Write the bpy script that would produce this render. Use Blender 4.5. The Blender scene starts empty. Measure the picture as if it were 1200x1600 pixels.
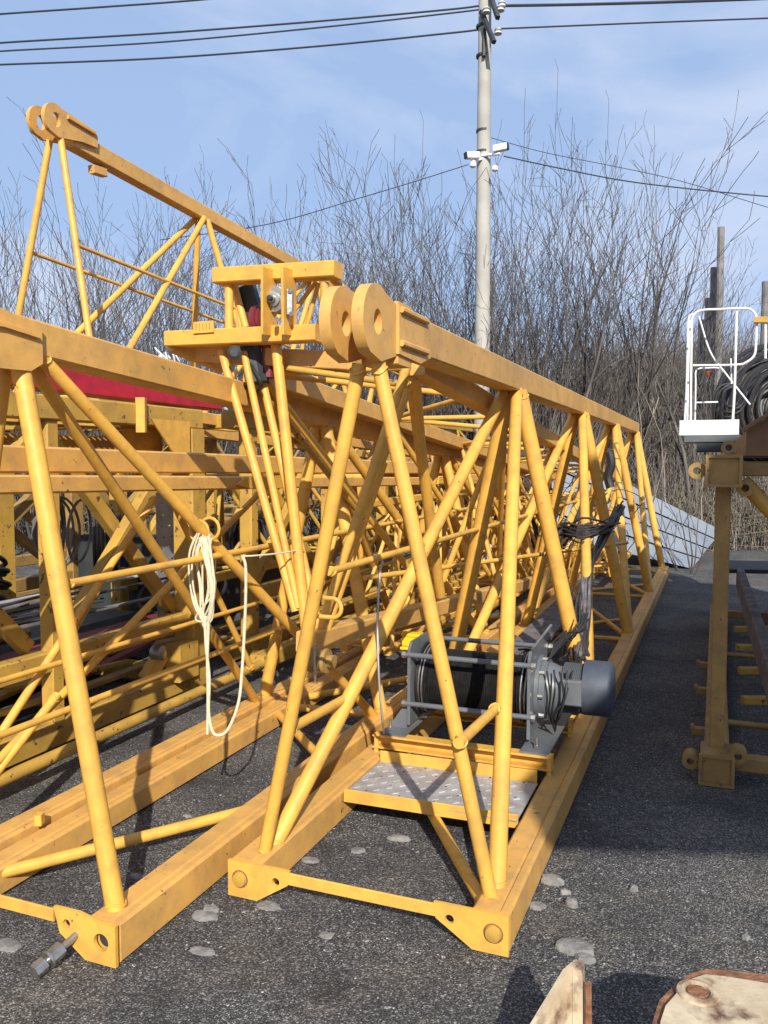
import bpy, bmesh, math, random
import numpy as np
from mathutils import Vector, Matrix, noise
random.seed(7); RNG = np.random.default_rng(7)
SC = bpy.context.scene; COL = SC.collection

# ---------------------------------------------------------------- camera, sky, sun, exposure
FOC, CAMH, PITCH = 1300.0, 1.65, math.atan(80 / 1300.0)
cd = bpy.data.cameras.new('camera'); cam = bpy.data.objects.new('camera', cd); COL.objects.link(cam)
cd.sensor_fit = 'VERTICAL'; cd.sensor_height = 36.0; cd.lens = FOC / 1600 * 36.0
cd.clip_start = 0.05; cd.clip_end = 2000
cam.location = (0, 0, CAMH); cam.rotation_euler = (math.pi / 2 - PITCH, 0, 0)
SC.camera = cam
SUN_EL = math.radians(33); SUN_TRAVEL = Vector((-0.11, 1.0, 0)).normalized()
w = bpy.data.worlds.new('World'); SC.world = w; w.use_nodes = True
nt = w.node_tree; nt.nodes.clear()
N = nt.nodes.new; Lk = nt.links.new
out = N('ShaderNodeOutputWorld'); bg = N('ShaderNodeBackground'); sky = N('ShaderNodeTexSky')
sky.sky_type = 'NISHITA'; sky.sun_disc = False; sky.sun_elevation = SUN_EL
sky.sun_rotation = math.atan2(-SUN_TRAVEL.x, -SUN_TRAVEL.y)
sky.air_density = 1.0; sky.dust_density = 1.2; sky.ozone_density = 1.5
tc = N('ShaderNodeTexCoord'); mp = N('ShaderNodeMapping'); mp.inputs['Scale'].default_value = (1.0, 1.0, 2.6)
mp.inputs['Rotation'].default_value = (0.0, 0.35, 0.9)
cl = N('ShaderNodeTexNoise'); cl.inputs['Scale'].default_value = 2.1; cl.inputs['Detail'].default_value = 7
cl.inputs['Roughness'].default_value = 0.52; cl.inputs['Distortion'].default_value = 0.5
cr = N('ShaderNodeValToRGB'); cr.color_ramp.elements[0].position = 0.44; cr.color_ramp.elements[1].position = 0.72
cr.color_ramp.elements[0].color = (0, 0, 0, 1); cr.color_ramp.elements[1].color = (.9, .9, .9, 1)
mx = N('ShaderNodeMixRGB'); mx.inputs[2].default_value = (5.2, 5.7, 6.9, 1)
tint = N('ShaderNodeMixRGB'); tint.blend_type = 'MULTIPLY'; tint.inputs[0].default_value = 1; tint.inputs[2].default_value = (1.02, 0.97, 1.06, 1)
Lk(tc.outputs['Generated'], mp.inputs[0]); Lk(mp.outputs[0], cl.inputs['Vector']); Lk(cl.outputs[0], cr.inputs[0])
air = N('ShaderNodeMixRGB'); air.inputs[0].default_value = .80; air.inputs[2].default_value = (2.85, 4.0, 6.1, 1)
Lk(sky.outputs[0], tint.inputs[1]); Lk(tint.outputs[0], air.inputs[1]); Lk(air.outputs[0], mx.inputs[1]); Lk(cr.outputs[0], mx.inputs[0]); Lk(mx.outputs[0], bg.inputs[0]); Lk(bg.outputs[0], out.inputs[0])
bg.inputs[1].default_value = 0.11
sl = bpy.data.lights.new('sun', 'SUN'); sun = bpy.data.objects.new('sun', sl); COL.objects.link(sun)
sl.energy = 5.0; sl.angle = math.radians(0.53); sl.color = (1.0, 0.955, 0.87)
sd = Vector((SUN_TRAVEL.x * math.cos(SUN_EL), SUN_TRAVEL.y * math.cos(SUN_EL), -math.sin(SUN_EL)))
sun.rotation_euler = sd.to_track_quat('-Z', 'Y').to_euler(); sun.location = (3, -10, 12)
SC.view_settings.view_transform = 'Standard'; SC.view_settings.look = 'None'
SC.view_settings.exposure = 0.40; SC.view_settings.gamma = 1; SC.view_settings.use_curve_mapping = False

# ---------------------------------------------------------------- frames of reference
_f = np.array([0, math.cos(PITCH), -math.sin(PITCH)]); _u = np.array([0, math.sin(PITCH), math.cos(PITCH)])
_r = np.array([1.0, 0, 0]); CC = np.array([0, 0, CAMH])
def ray(x, y): return _f + _r * (x - 600) / FOC + _u * (800 - y) / FOC
def gz(x, y, z=0.0):
    r = ray(x, y); return CC + r * ((z - CAMH) / r[2])
def on(x, y, P, n):
    r = ray(x, y); return CC + r * (np.dot(np.asarray(P) - CC, n) / np.dot(r, n))
def at(x, y, Y): return on(x, y, (0, Y, 0), np.array([0, 1.0, 0]))
_a = ray(1120, 720); U = np.array([_a[0], _a[1], 0]); U /= np.linalg.norm(U); V = np.array([U[1], -U[0], 0]); Zv = np.array([0, 0, 1.0])
O = gz(361, 1396)
def W(u, v, z): return O + U * u + V * v + Zv * z          # yard frame: u along the trusses, v to the right
def pv(x, y, v): return on(x, y, O + V * v, V)
def pu(x, y, u): return on(x, y, O + U * u, U)
def nrm(a): a = np.asarray(a, float); return a / np.linalg.norm(a)

# ---------------------------------------------------------------- materials
def mat(name, base, rough=.5, metal=0.0, var=.12, scale=6, bump=.12, bscale=60, dirt=None, dirt_amt=.35, dirt_scale=9, chips=None, chip_at=.68, chip_scale=30, chip_w=.03, island=0.0, spec=.5):
    m = bpy.data.materials.new(name); m.use_nodes = True; t = m.node_tree; n = t.nodes.new; l = t.links.new
    b = t.nodes['Principled BSDF']; b.inputs['Roughness'].default_value = rough; b.inputs['Metallic'].default_value = metal
    b.inputs['Specular IOR Level'].default_value = spec
    geo = n('ShaderNodeNewGeometry')
    nz = n('ShaderNodeTexNoise'); nz.inputs['Scale'].default_value = scale; nz.inputs['Detail'].default_value = 6; l(geo.outputs['Position'], nz.inputs['Vector'])
    hv = n('ShaderNodeHueSaturation'); hv.inputs['Color'].default_value = (*base, 1)
    mr = n('ShaderNodeMapRange'); mr.inputs[1].default_value = .3; mr.inputs[2].default_value = .7; mr.inputs[3].default_value = 1 - var; mr.inputs[4].default_value = 1 + var
    l(nz.outputs[0], mr.inputs[0])
    val = mr.outputs[0]
    if island:
        mi = n('ShaderNodeMapRange'); mi.inputs[3].default_value = 1 - island; mi.inputs[4].default_value = 1 + island
        l(geo.outputs['Random Per Island'], mi.inputs[0]); mu = n('ShaderNodeMath'); mu.operation = 'MULTIPLY'; l(val, mu.inputs[0]); l(mi.outputs[0], mu.inputs[1]); val = mu.outputs[0]
    l(val, hv.inputs['Value']); c = hv.outputs[0]
    if dirt:
        dz = n('ShaderNodeTexNoise'); dz.inputs['Scale'].default_value = dirt_scale; dz.inputs['Detail'].default_value = 8; dz.inputs['Roughness'].default_value = .65
        l(geo.outputs['Position'], dz.inputs['Vector'])
        rp = n('ShaderNodeMapRange'); rp.inputs[1].default_value = .45; rp.inputs[2].default_value = .75; rp.inputs[3].default_value = 0; rp.inputs[4].default_value = dirt_amt; l(dz.outputs[0], rp.inputs[0])
        x = n('ShaderNodeMixRGB'); x.inputs[2].default_value = (*dirt, 1); l(rp.outputs[0], x.inputs[0]); l(c, x.inputs[1]); c = x.outputs[0]
    if chips:
        cz = n('ShaderNodeTexNoise'); cz.inputs['Scale'].default_value = chip_scale; cz.inputs['Detail'].default_value = 9; cz.inputs['Roughness'].default_value = .6
        l(geo.outputs['Position'], cz.inputs['Vector'])
        rp2 = n('ShaderNodeMapRange'); rp2.inputs[1].default_value = chip_at; rp2.inputs[2].default_value = chip_at + chip_w; l(cz.outputs[0], rp2.inputs[0])
        x = n('ShaderNodeMixRGB'); x.inputs[2].default_value = (*chips, 1); l(rp2.outputs[0], x.inputs[0]); l(c, x.inputs[1]); c = x.outputs[0]
    l(c, b.inputs['Base Color'])
    if bump:
        bz = n('ShaderNodeTexNoise'); bz.inputs['Scale'].default_value = bscale; bz.inputs['Detail'].default_value = 4; l(geo.outputs['Position'], bz.inputs['Vector'])
        bp = n('ShaderNodeBump'); bp.inputs['Strength'].default_value = bump; bp.inputs['Distance'].default_value = .01; l(bz.outputs[0], bp.inputs['Height']); l(bp.outputs[0], b.inputs['Normal'])
    return m
M = {}
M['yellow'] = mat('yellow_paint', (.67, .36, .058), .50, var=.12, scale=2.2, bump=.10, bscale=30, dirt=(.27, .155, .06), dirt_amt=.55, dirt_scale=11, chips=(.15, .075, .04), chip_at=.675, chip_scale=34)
M['yellow_less_lit'] = mat('yellow_paint_less_lit', (.60, .325, .080), .52, var=.14, scale=2.2, bump=.12, bscale=28, dirt=(.27, .17, .085), dirt_amt=.60, dirt_scale=9, chips=(.13, .065, .04), chip_at=.655, chip_scale=30)  # same yellow paint as the tubes, weaker sun on chords put into the colour
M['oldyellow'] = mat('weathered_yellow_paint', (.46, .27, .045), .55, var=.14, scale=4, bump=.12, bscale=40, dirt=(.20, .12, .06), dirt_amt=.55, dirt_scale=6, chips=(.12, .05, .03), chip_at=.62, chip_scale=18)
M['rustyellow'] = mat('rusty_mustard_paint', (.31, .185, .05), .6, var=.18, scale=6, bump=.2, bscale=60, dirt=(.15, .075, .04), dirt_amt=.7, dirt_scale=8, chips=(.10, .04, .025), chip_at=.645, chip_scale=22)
M['brown'] = mat('brown_machine_paint', (.20, .105, .042), .6, var=.16, scale=4, bump=.15, dirt=(.12, .05, .03), dirt_amt=.6)
M['red'] = mat('crimson_paint', (.42, .010, .025), .42, var=.1, bump=.08, dirt=(.12, .01, .02), dirt_amt=.5)
M['maroon'] = mat('maroon_plastic', (.17, .025, .03), .55, var=.2)
M['grey'] = mat('grey_winch_paint', (.115, .125, .135), .42, metal=.1, var=.15, bump=.08, dirt=(.2, .18, .15), dirt_amt=.3)
M['rope'] = mat('greased_steel_rope', (.035, .033, .032), .38, metal=.5, var=.3, scale=30, bump=.25, bscale=300)
M['motor'] = mat('blue_grey_motor_paint', (.045, .055, .075), .6, metal=.15, var=.12, bump=.05, dirt=(.12, .12, .12), dirt_amt=.4)
M['black'] = mat('black_rubber', (.016, .016, .018), .5, var=.3, scale=20, bump=.1)
M['blackcable'] = mat('dusty_black_cable', (.035, .031, .030), .45, var=.5, scale=14, bump=.1, island=.6)
M['steel'] = mat('zinc_steel', (.42, .41, .38), .35, metal=.85, var=.2, scale=25, bump=.1, dirt=(.2, .14, .08), dirt_amt=.5, dirt_scale=30)
M['white'] = mat('white_paint', (.74, .74, .73), .45, var=.06, bump=.05, dirt=(.35, .30, .25), dirt_amt=.35, dirt_scale=12)
M['cream'] = mat('cream_chipped_paint', (.56, .46, .31), .55, var=.1, scale=8, bump=.25, bscale=35, dirt=(.30, .18, .09), dirt_amt=.75, dirt_scale=7, chips=(.12, .055, .03), chip_at=.52, chip_scale=11, chip_w=.16)
M['rust'] = mat('rusty_edge', (.20, .085, .038), .8, var=.35, scale=22, bump=.8, bscale=55, dirt=(.34, .2, .12), dirt_amt=.6, dirt_scale=25)
M['cord'] = mat('cream_cord', (.60, .54, .37), .7, var=.12, scale=40, bump=.4, bscale=300)
M['concrete'] = mat('pole_concrete', (.37, .355, .32), .85, var=.14, scale=2, bump=.2, bscale=40, dirt=(.25, .22, .18), dirt_amt=.4, dirt_scale=3)
M['wood'] = mat('weathered_timber', (.19, .18, .17), .85, var=.3, scale=5, bump=.5, bscale=30)
M['plank'] = mat('grey_timber', (.12, .11, .11), .85, var=.3, scale=9, bump=.5, bscale=40, dirt=(.26, .25, .24), dirt_amt=.5)
M['bark'] = mat('twig_bark', (.098, .086, .078), .85, var=.3, scale=1.5, bump=0, island=.45)
M['pale_bark'] = mat('pale_bark', (.26, .22, .17), .85, var=.3, scale=1.5, bump=0, island=.3)
M['brush'] = mat('dry_brush', (.150, .128, .105), .9, var=.4, scale=.8, bump=0, island=.6)
M['drygrass'] = mat('dry_grass', (.17, .14, .085), .9, var=.4, scale=1.0, bump=0, island=.5)
M['stone'] = mat('pale_stone', (.21, .20, .185), .9, var=.3, scale=30, dirt=(.10, .095, .09), dirt_amt=.8, dirt_scale=22, bump=.6, bscale=60)
M['gravel'] = mat('dark_gravel', (.12, .115, .11), .8, var=.3, scale=5, bump=0, island=.75)
M['sheetgrey'] = mat('faded_white_sheet', (.20, .225, .26), .5, var=.2, scale=2, bump=.2, bscale=8, dirt=(.22, .21, .19), dirt_amt=.6, dirt_scale=4)
M['wire'] = mat('dark_wire', (.03, .035, .05), .5, var=.1, bump=0)
M['ceramic'] = mat('insulator_ceramic', (.55, .53, .5), .25, var=.1, bump=0)
M['darksteel'] = mat('dark_steel', (.04, .045, .045), .6, metal=.3, var=.3)
M['rod'] = mat('grey_rods', (.42, .43, .45), .5, metal=.2, var=.3, island=.5)

def ground_mat():
    m = bpy.data.materials.new('asphalt_ground'); m.use_nodes = True; t = m.node_tree; n = t.nodes.new; l = t.links.new
    b = t.nodes['Principled BSDF']; b.inputs['Roughness'].default_value = .82
    geo = n('ShaderNodeNewGeometry'); P = geo.outputs['Position']
    def nz(s, d=6, r=.6):
        q = n('ShaderNodeTexNoise'); q.inputs['Scale'].default_value = s; q.inputs['Detail'].default_value = d; q.inputs['Roughness'].default_value = r; l(P, q.inputs['Vector']); return q.outputs[0]
    def ramp(src, a, bb, lo=0., hi=1.):
        q = n('ShaderNodeMapRange'); q.inputs[1].default_value = a; q.inputs[2].default_value = bb; q.inputs[3].default_value = lo; q.inputs[4].default_value = hi; l(src, q.inputs[0]); return q.outputs[0]
    def mix(f, c1, c2):
        q = n('ShaderNodeMixRGB'); l(f, q.inputs[0])
        for k, c in ((1, c1), (2, c2)):
            if isinstance(c, tuple): q.inputs[k].default_value = (*c, 1)
            else: l(c, q.inputs[k])
        return q.outputs[0]
    c = mix(ramp(nz(1.1), .35, .7), (.080, .077, .077), (.150, .143, .136))
    c = mix(ramp(nz(230, 2), .46, .60), c, (.018, .017, .018)); c = mix(ramp(nz(90, 3), .50, .64, 0, .6), c, (.030, .029, .030))
    vo = n('ShaderNodeTexVoronoi'); vo.inputs['Scale'].default_value = 270; l(P, vo.inputs['Vector'])
    sp = n('ShaderNodeSeparateColor'); l(vo.outputs['Color'], sp.inputs[0])
    den = ramp(nz(1.7, 5), .38, .62, 0.25, 1)
    mm = n('ShaderNodeMath'); mm.operation = 'MULTIPLY'; l(ramp(sp.outputs[0], .48, .95), mm.inputs[0]); l(den, mm.inputs[1])
    c = mix(mm.outputs[0], c, (.30, .29, .28))
    vo2 = n('ShaderNodeTexVoronoi'); vo2.inputs['Scale'].default_value = 105; l(P, vo2.inputs['Vector'])
    sp2 = n('ShaderNodeSeparateColor'); l(vo2.outputs['Color'], sp2.inputs[0])
    c = mix(ramp(sp2.outputs[1], .972, .985), c, (.36, .345, .33))
    c = mix(ramp(nz(1.5, 8, .68), .50, .62, 0, .70), c, (.190, .165, .135)); c = mix(ramp(nz(2.7, 8, .7), .55, .66, 0, .7), c, (.040, .037, .036)); c = mix(ramp(nz(8.0, 6, .7), .60, .72, 0, .55), c, (.24, .22, .19))           # pale dust patches
    c = mix(ramp(nz(.8, 5), .56, .68, 0, .6), c, (.035, .034, .036))           # damp dark coal dust
    # worn green verge beyond the yard
    sx = n('ShaderNodeSeparateXYZ'); l(P, sx.inputs[0])
    c = mix(ramp(sx.outputs[1], 15.0, 18.0), c, mix(nz(2.0), (.10, .09, .05), (.05, .055, .025)))
    vo3 = n('ShaderNodeTexVoronoi'); vo3.inputs['Scale'].default_value = 165; l(P, vo3.inputs['Vector'])
    sp3 = n('ShaderNodeSeparateColor'); l(vo3.outputs['Color'], sp3.inputs[0])
    pw = n('ShaderNodeMath'); pw.operation = 'POWER'; pw.inputs[1].default_value = 2.6; l(sp3.outputs[2], pw.inputs[0])
    fac = ramp(pw.outputs[0], 0, 1, .36, 2.15)
    gm = n('ShaderNodeVectorMath'); gm.operation = 'SCALE'; l(c, gm.inputs[0]); l(fac, gm.inputs['Scale']); c = gm.outputs[0]
    l(c, b.inputs['Base Color'])
    ad = n('ShaderNodeMath'); ad.operation = 'ADD'; l(nz(150, 4, .7), ad.inputs[0])
    m2 = n('ShaderNodeMath'); m2.operation = 'MULTIPLY'; m2.inputs[1].default_value = 3.0; l(nz(9, 4), m2.inputs[0]); l(m2.outputs[0], ad.inputs[1])
    ad2 = n('ShaderNodeMath'); ad2.operation = 'SUBTRACT'; l(ad.outputs[0], ad2.inputs[0]); l(vo3.outputs['Distance'], ad2.inputs[1])
    bp = n('ShaderNodeBump'); bp.inputs['Strength'].default_value = 1.0; bp.inputs['Distance'].default_value = .009; l(ad2.outputs[0], bp.inputs['Height']); l(bp.outputs[0], b.inputs['Normal'])
    return m
M['ground'] = ground_mat()

# ---------------------------------------------------------------- mesh helpers (each returns verts, faces in world space)
def basis(d, up=(0, 0, 1)):
    d = nrm(d); up = np.asarray(up, float)
    if abs(np.dot(d, up)) > .98: up = np.array([1.0, 0, 0])
    a = nrm(np.cross(d, up)); b = np.cross(a, d); return d, a, b
def prism(p, q, prof, up=(0, 0, 1), prof2=None):
    """extrude the closed profile [(side, up)...] from p to q"""
    p = np.asarray(p, float); q = np.asarray(q, float); d, a, b = basis(q - p, up); n = len(prof); prof2 = prof2 or prof
    vs = [p + a * x + b * y for x, y in prof] + [q + a * x + b * y for x, y in prof2]
    fs = [(i, (i + 1) % n, n + (i + 1) % n, n + i) for i in range(n)] + [tuple(range(n))[::-1], tuple(range(n, 2 * n))]
    return vs, fs
def circ(r, n=14, ph=0): return [(r * math.cos(2 * math.pi * i / n + ph), r * math.sin(2 * math.pi * i / n + ph)) for i in range(n)]
def tube(p, q, r, n=14, r2=None): return prism(p, q, circ(r, n), prof2=circ(r2 if r2 is not None else r, n))
def wtube(p, q, r, n=14):
    p = np.asarray(p, float); q = np.asarray(q, float); d, a, b = basis(q - p); gs = [tube(p, q, r, n)]
    for e_, s_ in ((p, 1), (q, -1)):
        for off in (.018 + r * .5,):
            pts = [e_ + d * s_ * (off + .010 * math.cos(2 * t)) + (a * math.cos(t) + b * math.sin(t)) * (r + .0015) * random.uniform(.97, 1.05) for t in np.linspace(0, 6.283, 17)[:-1]]
            gs.append(path(pts, .0048, 5, True))
    return join(*gs)
def rect(w, h, c=.006): # chamfered rectangle
    x, y = w / 2, h / 2
    return [(x - c, -y), (x, -y + c), (x, y - c), (x - c, y), (-x + c, y), (-x, y - c), (-x, -y + c), (-x + c, -y)]
def box(p, q, w, h, c=.006, up=(0, 0, 1)): return prism(p, q, rect(w, h, c), up)
def groove(w, h, c=.010, side=1):  # two angles welded toe to toe: a seam runs along the top and down one outer face
    x, y = w / 2, h / 2; g = .007; s = side
    pr = [(x - c, -y), (x, -y + c), (x, y - c), (x - c, y), (x * .42 + g, y), (x * .42, y - g), (x * .42 - g, y),
          (-x + c, y), (-x, y - c), (-x, -y + c), (-x + c, -y)]
    if s < 0: pr = [(-a, b) for a, b in pr][::-1]
    return pr
def path(pts, r, n=8, closed=False):
    pts = [np.asarray(p, float) for p in pts]; m = len(pts); vs = []; fs = []; a = None
    for i, p in enumerate(pts):
        d = nrm((pts[(i + 1) % m] if (closed or i < m - 1) else p) - (pts[i - 1] if (closed or i > 0) else p))
        if a is None: _, a, b = basis(d)
        a = nrm(a - d * np.dot(a, d)); b = np.cross(d, a)
        vs += [p + a * r * math.cos(2 * math.pi * k / n) + b * r * math.sin(2 * math.pi * k / n) for k in range(n)]
    for i in range(m if closed else m - 1):
        j = (i + 1) % m
        fs += [(i * n + k, i * n + (k + 1) % n, j * n + (k + 1) % n, j * n + k) for k in range(n)]
    if not closed: fs += [tuple(range(n))[::-1], tuple(range((m - 1) * n, m * n))]
    return vs, fs
def spline(pts, k=6):
    pts = [np.asarray(p, float) for p in pts]; o = []
    P = [2 * pts[0] - pts[1]] + pts + [2 * pts[-1] - pts[-2]]
    for i in range(1, len(P) - 2):
        for j in range(k):
            t = j / k; a, b, c, d = P[i - 1:i + 3]
            o.append(.5 * (2 * b + (c - a) * t + (2 * a - 5 * b + 4 * c - d) * t * t + (3 * b - a - 3 * c + d) * t ** 3))
    return o + [pts[-1]]
def lathe(p, d, prof, n=36):
    """prof = [(distance along d, radius)...]"""
    d, a, b = basis(d); p = np.asarray(p, float); vs = []; fs = []
    for t, r in prof: vs += [p + d * t + (a * math.cos(2 * math.pi * k / n) + b * math.sin(2 * math.pi * k / n)) * r for k in range(n)]
    for i in range(len(prof) - 1): fs += [(i * n + k, i * n + (k + 1) % n, (i + 1) * n + (k + 1) % n, (i + 1) * n + k) for k in range(n)]
    fs += [tuple(range(n))[::-1], tuple(range((len(prof) - 1) * n, len(prof) * n))]
    return vs, fs
def plate(o, a, b, t, outline, holes=()):
    """flat plate with real holes: outline and holes in the (a, b) plane at o, thickness vector t"""
    o = np.asarray(o, float); a = np.asarray(a, float); b = np.asarray(b, float); t = np.asarray(t, float)
    bm = bmesh.new(); es = []; loops = []
    for lp in [outline] + list(holes):
        v = [bm.verts.new(o + a * x + b * y) for x, y in lp]; loops.append(v)
        es += [bm.edges.new((v[i], v[(i + 1) % len(v)])) for i in range(len(v))]
    bmesh.ops.triangle_fill(bm, use_beauty=True, use_dissolve=False, edges=es)
    bm.verts.index_update(); n = len(bm.verts)
    idx = {v: i for i, v in enumerate(bm.verts)}
    vs = [np.array(v.co) for v in bm.verts]; fs = [tuple(idx[v] for v in f.verts) for f in bm.faces]
    lid = [[idx[v] for v in lp] for lp in loops]; bm.free()
    vs = vs + [v + t for v in vs]; fs = fs + [tuple(i + n for i in f[::-1]) for f in fs]
    for lp in lid: fs += [(lp[i], lp[(i + 1) % len(lp)], lp[(i + 1) % len(lp)] + n, lp[i] + n) for i in range(len(lp))]
    return vs, fs
def hole(cx, cy, rx, ry=None, n=18):
    ry = ry or rx; return [(cx + rx * math.cos(2 * math.pi * i / n), cy + ry * math.sin(2 * math.pi * i / n)) for i in range(n)]
def join(*gs):
    vs = []; fs = []
    for v, f in gs:
        k = len(vs); vs += list(v); fs += [tuple(i + k for i in q) for q in f]
    return vs, fs
def obj(name, geo, m, parent=None, smooth=True, label=None, kind=None):
    vs, fs = geo; me = bpy.data.meshes.new(name)
    off = np.array(parent.location) if parent is not None and parent.type == 'EMPTY' else (np.array(parent['org']) if parent is not None else np.mean(np.array(vs), axis=0))
    if parent is None: off[2] = min(v[2] for v in vs)
    me.from_pydata([tuple(np.asarray(v) - off) for v in vs], [], fs)
    bm = bmesh.new(); bm.from_mesh(me); bmesh.ops.recalc_face_normals(bm, faces=bm.faces)
    if smooth:
        for e in bm.edges:
            if len(e.link_faces) == 2 and e.calc_face_angle(0) > .62: e.smooth = False
        for f in bm.faces: f.smooth = True
    bm.to_mesh(me); bm.free(); me.materials.append(M[m] if isinstance(m, str) else m)
    o = bpy.data.objects.new(name, me); COL.objects.link(o)
    if parent is None: o.location = off
    else: o.parent = parent
    o['org'] = [float(x) for x in off]
    if label: o['label'] = label
    if kind: o['kind'] = kind
    return o
def tag(o, label, cat, group=None):
    o['label'] = label; o['category'] = cat
    if group: o['group'] = group
    return o
def thing(name, label, cat, loc, group=None):
    o = bpy.data.objects.new(name, None); COL.objects.link(o); o.location = tuple(float(x) for x in loc); o.empty_display_size = .2
    return tag(o, label, cat, group)
def fast(name, vs, quads, m, parent=None, kind=None, loc=None):
    me = bpy.data.meshes.new(name); vs = np.asarray(vs, np.float32); quads = np.asarray(quads, np.int32)
    if loc is not None: vs = vs - np.asarray(loc, np.float32)
    me.vertices.add(len(vs)); me.vertices.foreach_set('co', vs.ravel())
    k = quads.shape[1]; me.loops.add(quads.size); me.loops.foreach_set('vertex_index', quads.ravel())
    me.polygons.add(len(quads)); me.polygons.foreach_set('loop_start', np.arange(0, quads.size, k, dtype=np.int32))
    me.polygons.foreach_set('loop_total', np.full(len(quads), k, np.int32)); me.update(calc_edges=True)
    me.materials.append(M[m]); o = bpy.data.objects.new(name, me); COL.objects.link(o)
    if parent is not None: o.parent = parent
    elif loc is not None: o.location = tuple(float(x) for x in loc)
    if kind: o['kind'] = kind
    return o
def sticks(P, Q, r1, r2, n=3):
    """many thin tapered sticks at once -> verts, quads"""
    P = np.asarray(P, float); Q = np.asarray(Q, float); d = Q - P; L = np.linalg.norm(d, axis=1, keepdims=True); d = d / np.maximum(L, 1e-6)
    ref = np.where(np.abs(d[:, 2:3]) > .9, np.array([[1.0, 0, 0]]), np.array([[0, 0, 1.0]]))
    a = np.cross(d, ref); a /= np.linalg.norm(a, axis=1, keepdims=True); b = np.cross(d, a); vs = []
    for C0, r in ((P, r1), (Q, r2)):
        r = np.asarray(r, float).reshape(-1, 1)
        for k in range(n): vs.append(C0 + (a * math.cos(2 * math.pi * k / n) + b * math.sin(2 * math.pi * k / n)) * r)
    vs = np.stack(vs, 1); m = len(P); base = (np.arange(m) * 2 * n)[:, None]
    q = np.concatenate([base + np.array([[k, (k + 1) % n, n + (k + 1) % n, n + k]]) for k in range(n)], 0)
    return vs.reshape(-1, 3), q

# ---------------------------------------------------------------- ground, bank
def smooth(a, b, x): t = min(1, max(0, (x - a) / (b - a))); return t * t * (3 - 2 * t)
def gh(x, y):
    right = smooth(-1, 9, x); h = smooth(16, 27, y) * (1.2 + 3.2 * right)
    if h > 0: h += .35 * smooth(16, 20, y) * noise.noise(Vector((x * .35, y * .35, 0)))
    return h
xs = np.concatenate([[-600, -200, -90], np.arange(-45, 60.1, 1.5), [120, 250, 600]]); ys = np.concatenate([[-300, -80, -20, 0, 8, 13], np.arange(14.5, 45, 1.0), [60, 90, 160, 300, 900]])
gv = [(x, y, gh(x, y)) for y in ys for x in xs]; nx = len(xs)
gf = [(j * nx + i, j * nx + i + 1, (j + 1) * nx + i + 1, (j + 1) * nx + i) for j in range(len(ys) - 1) for i in range(nx - 1)]
me = bpy.data.meshes.new('ground'); me.from_pydata(gv, [], gf); me.materials.append(M['ground'])
for p in me.polygons: p.use_smooth = True
g = bpy.data.objects.new('ground', me); COL.objects.link(g); g['kind'] = 'structure'

# loose gravel on the yard
n = 60000
uu = RNG.random(n) ** 1.6 * 11 - 1.7; vv = RNG.uniform(-3.4, 4.2, n)
G = O + np.outer(uu, U) + np.outer(vv, V); rad = .0014 + .0042 * RNG.random(n) ** 3.2; rad[:900] = RNG.uniform(.006, .014, 900)
tet = np.array([[1, 0, -.3], [-.5, .87, -.3], [-.5, -.87, -.3], [.25, .1, .62], [.5, -.6, .25]])
ang = RNG.uniform(0, 6.28, n); sc = RNG.uniform(.6, 1.4, (n, 1, 3)) * rad[:, None, None]
R = np.zeros((n, 3, 3)); R[:, 0, 0] = np.cos(ang); R[:, 0, 1] = -np.sin(ang); R[:, 1, 0] = np.sin(ang); R[:, 1, 1] = np.cos(ang); R[:, 2, 2] = 1
vsn = np.einsum('nij,nkj->nki', R, tet[None] * sc) + G[:, None, :]
tris = np.array([[0, 1, 3], [1, 2, 3], [2, 4, 3], [4, 0, 3], [2, 0, 4]]); tq = (np.arange(n) * 5)[:, None, None] + tris[None]
o = fast('gravel', vsn.reshape(-1, 3), tq.reshape(-1, 3), 'gravel', kind='stuff', loc=W(2, 0, 0))
tag(o, 'loose dark grey gravel scattered over the yard ground', 'gravel')

def rock(x, y, w, d, h, label, group='pale flat stones on the ground'):
    c = gz(x, y); n = 14; vs = []; fs = []
    rr = [1.0]
    for _ in range(n - 1): rr.append(min(1.25, max(.68, rr[-1] + random.uniform(-.2, .2))))
    for k, (s, z) in enumerate(((1.0, -.002), (.97, h * .5), (.82, h * .88), (.45, h))):
        for i in range(n):
            a = 2 * math.pi * i / n; vs.append(c + V * w / 2 * rr[i] * s * math.cos(a) + U * d / 2 * rr[i] * s * math.sin(a) + Zv * (z * .85 - .001 + random.uniform(-.12, .12) * h * (k > 0)))
    for k in range(3): fs += [(k * n + i, k * n + (i + 1) % n, (k + 1) * n + (i + 1) % n, (k + 1) * n + i) for i in range(n)]
    fs.append(tuple(range(3 * n, 4 * n))); tag(obj('stone', (vs, fs), 'stone'), label, 'stone', group)
rock(317, 1432, .13, .10, .015, 'flat pale concrete scrap lying between the ends of the two nearest trusses')
rock(330, 1424, .06, .05, .02, 'small pale lump beside the flat concrete scrap near the left truss end')
rock(317, 1487, .10, .07, .006, 'thin dusty pale patch of stone right of the left truss end plate')
rock(10, 1478, .11, .07, .008, 'flat pale stone at the left edge below the truss tie bar')
rock(900, 1482, .12, .08, .025, 'smooth oval whitish stone in front of the rusty cream plate')
rock(915, 1500, .07, .05, .02, 'small whitish stone tucked beside the smooth oval stone')
rock(864, 1380, .09, .055, .03, 'pointed pale stone beside the right chord of the central truss')
rock(893, 1414, .05, .05, .03, 'little angular pale stone below the pointed stone by the right chord')
rock(840, 1418, .06, .04, .02, 'dull grey flat stone close against the right chord end')
rock(882, 1396, .05, .03, .018, 'narrow grey stone between the pointed and the angular pale stones')
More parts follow.
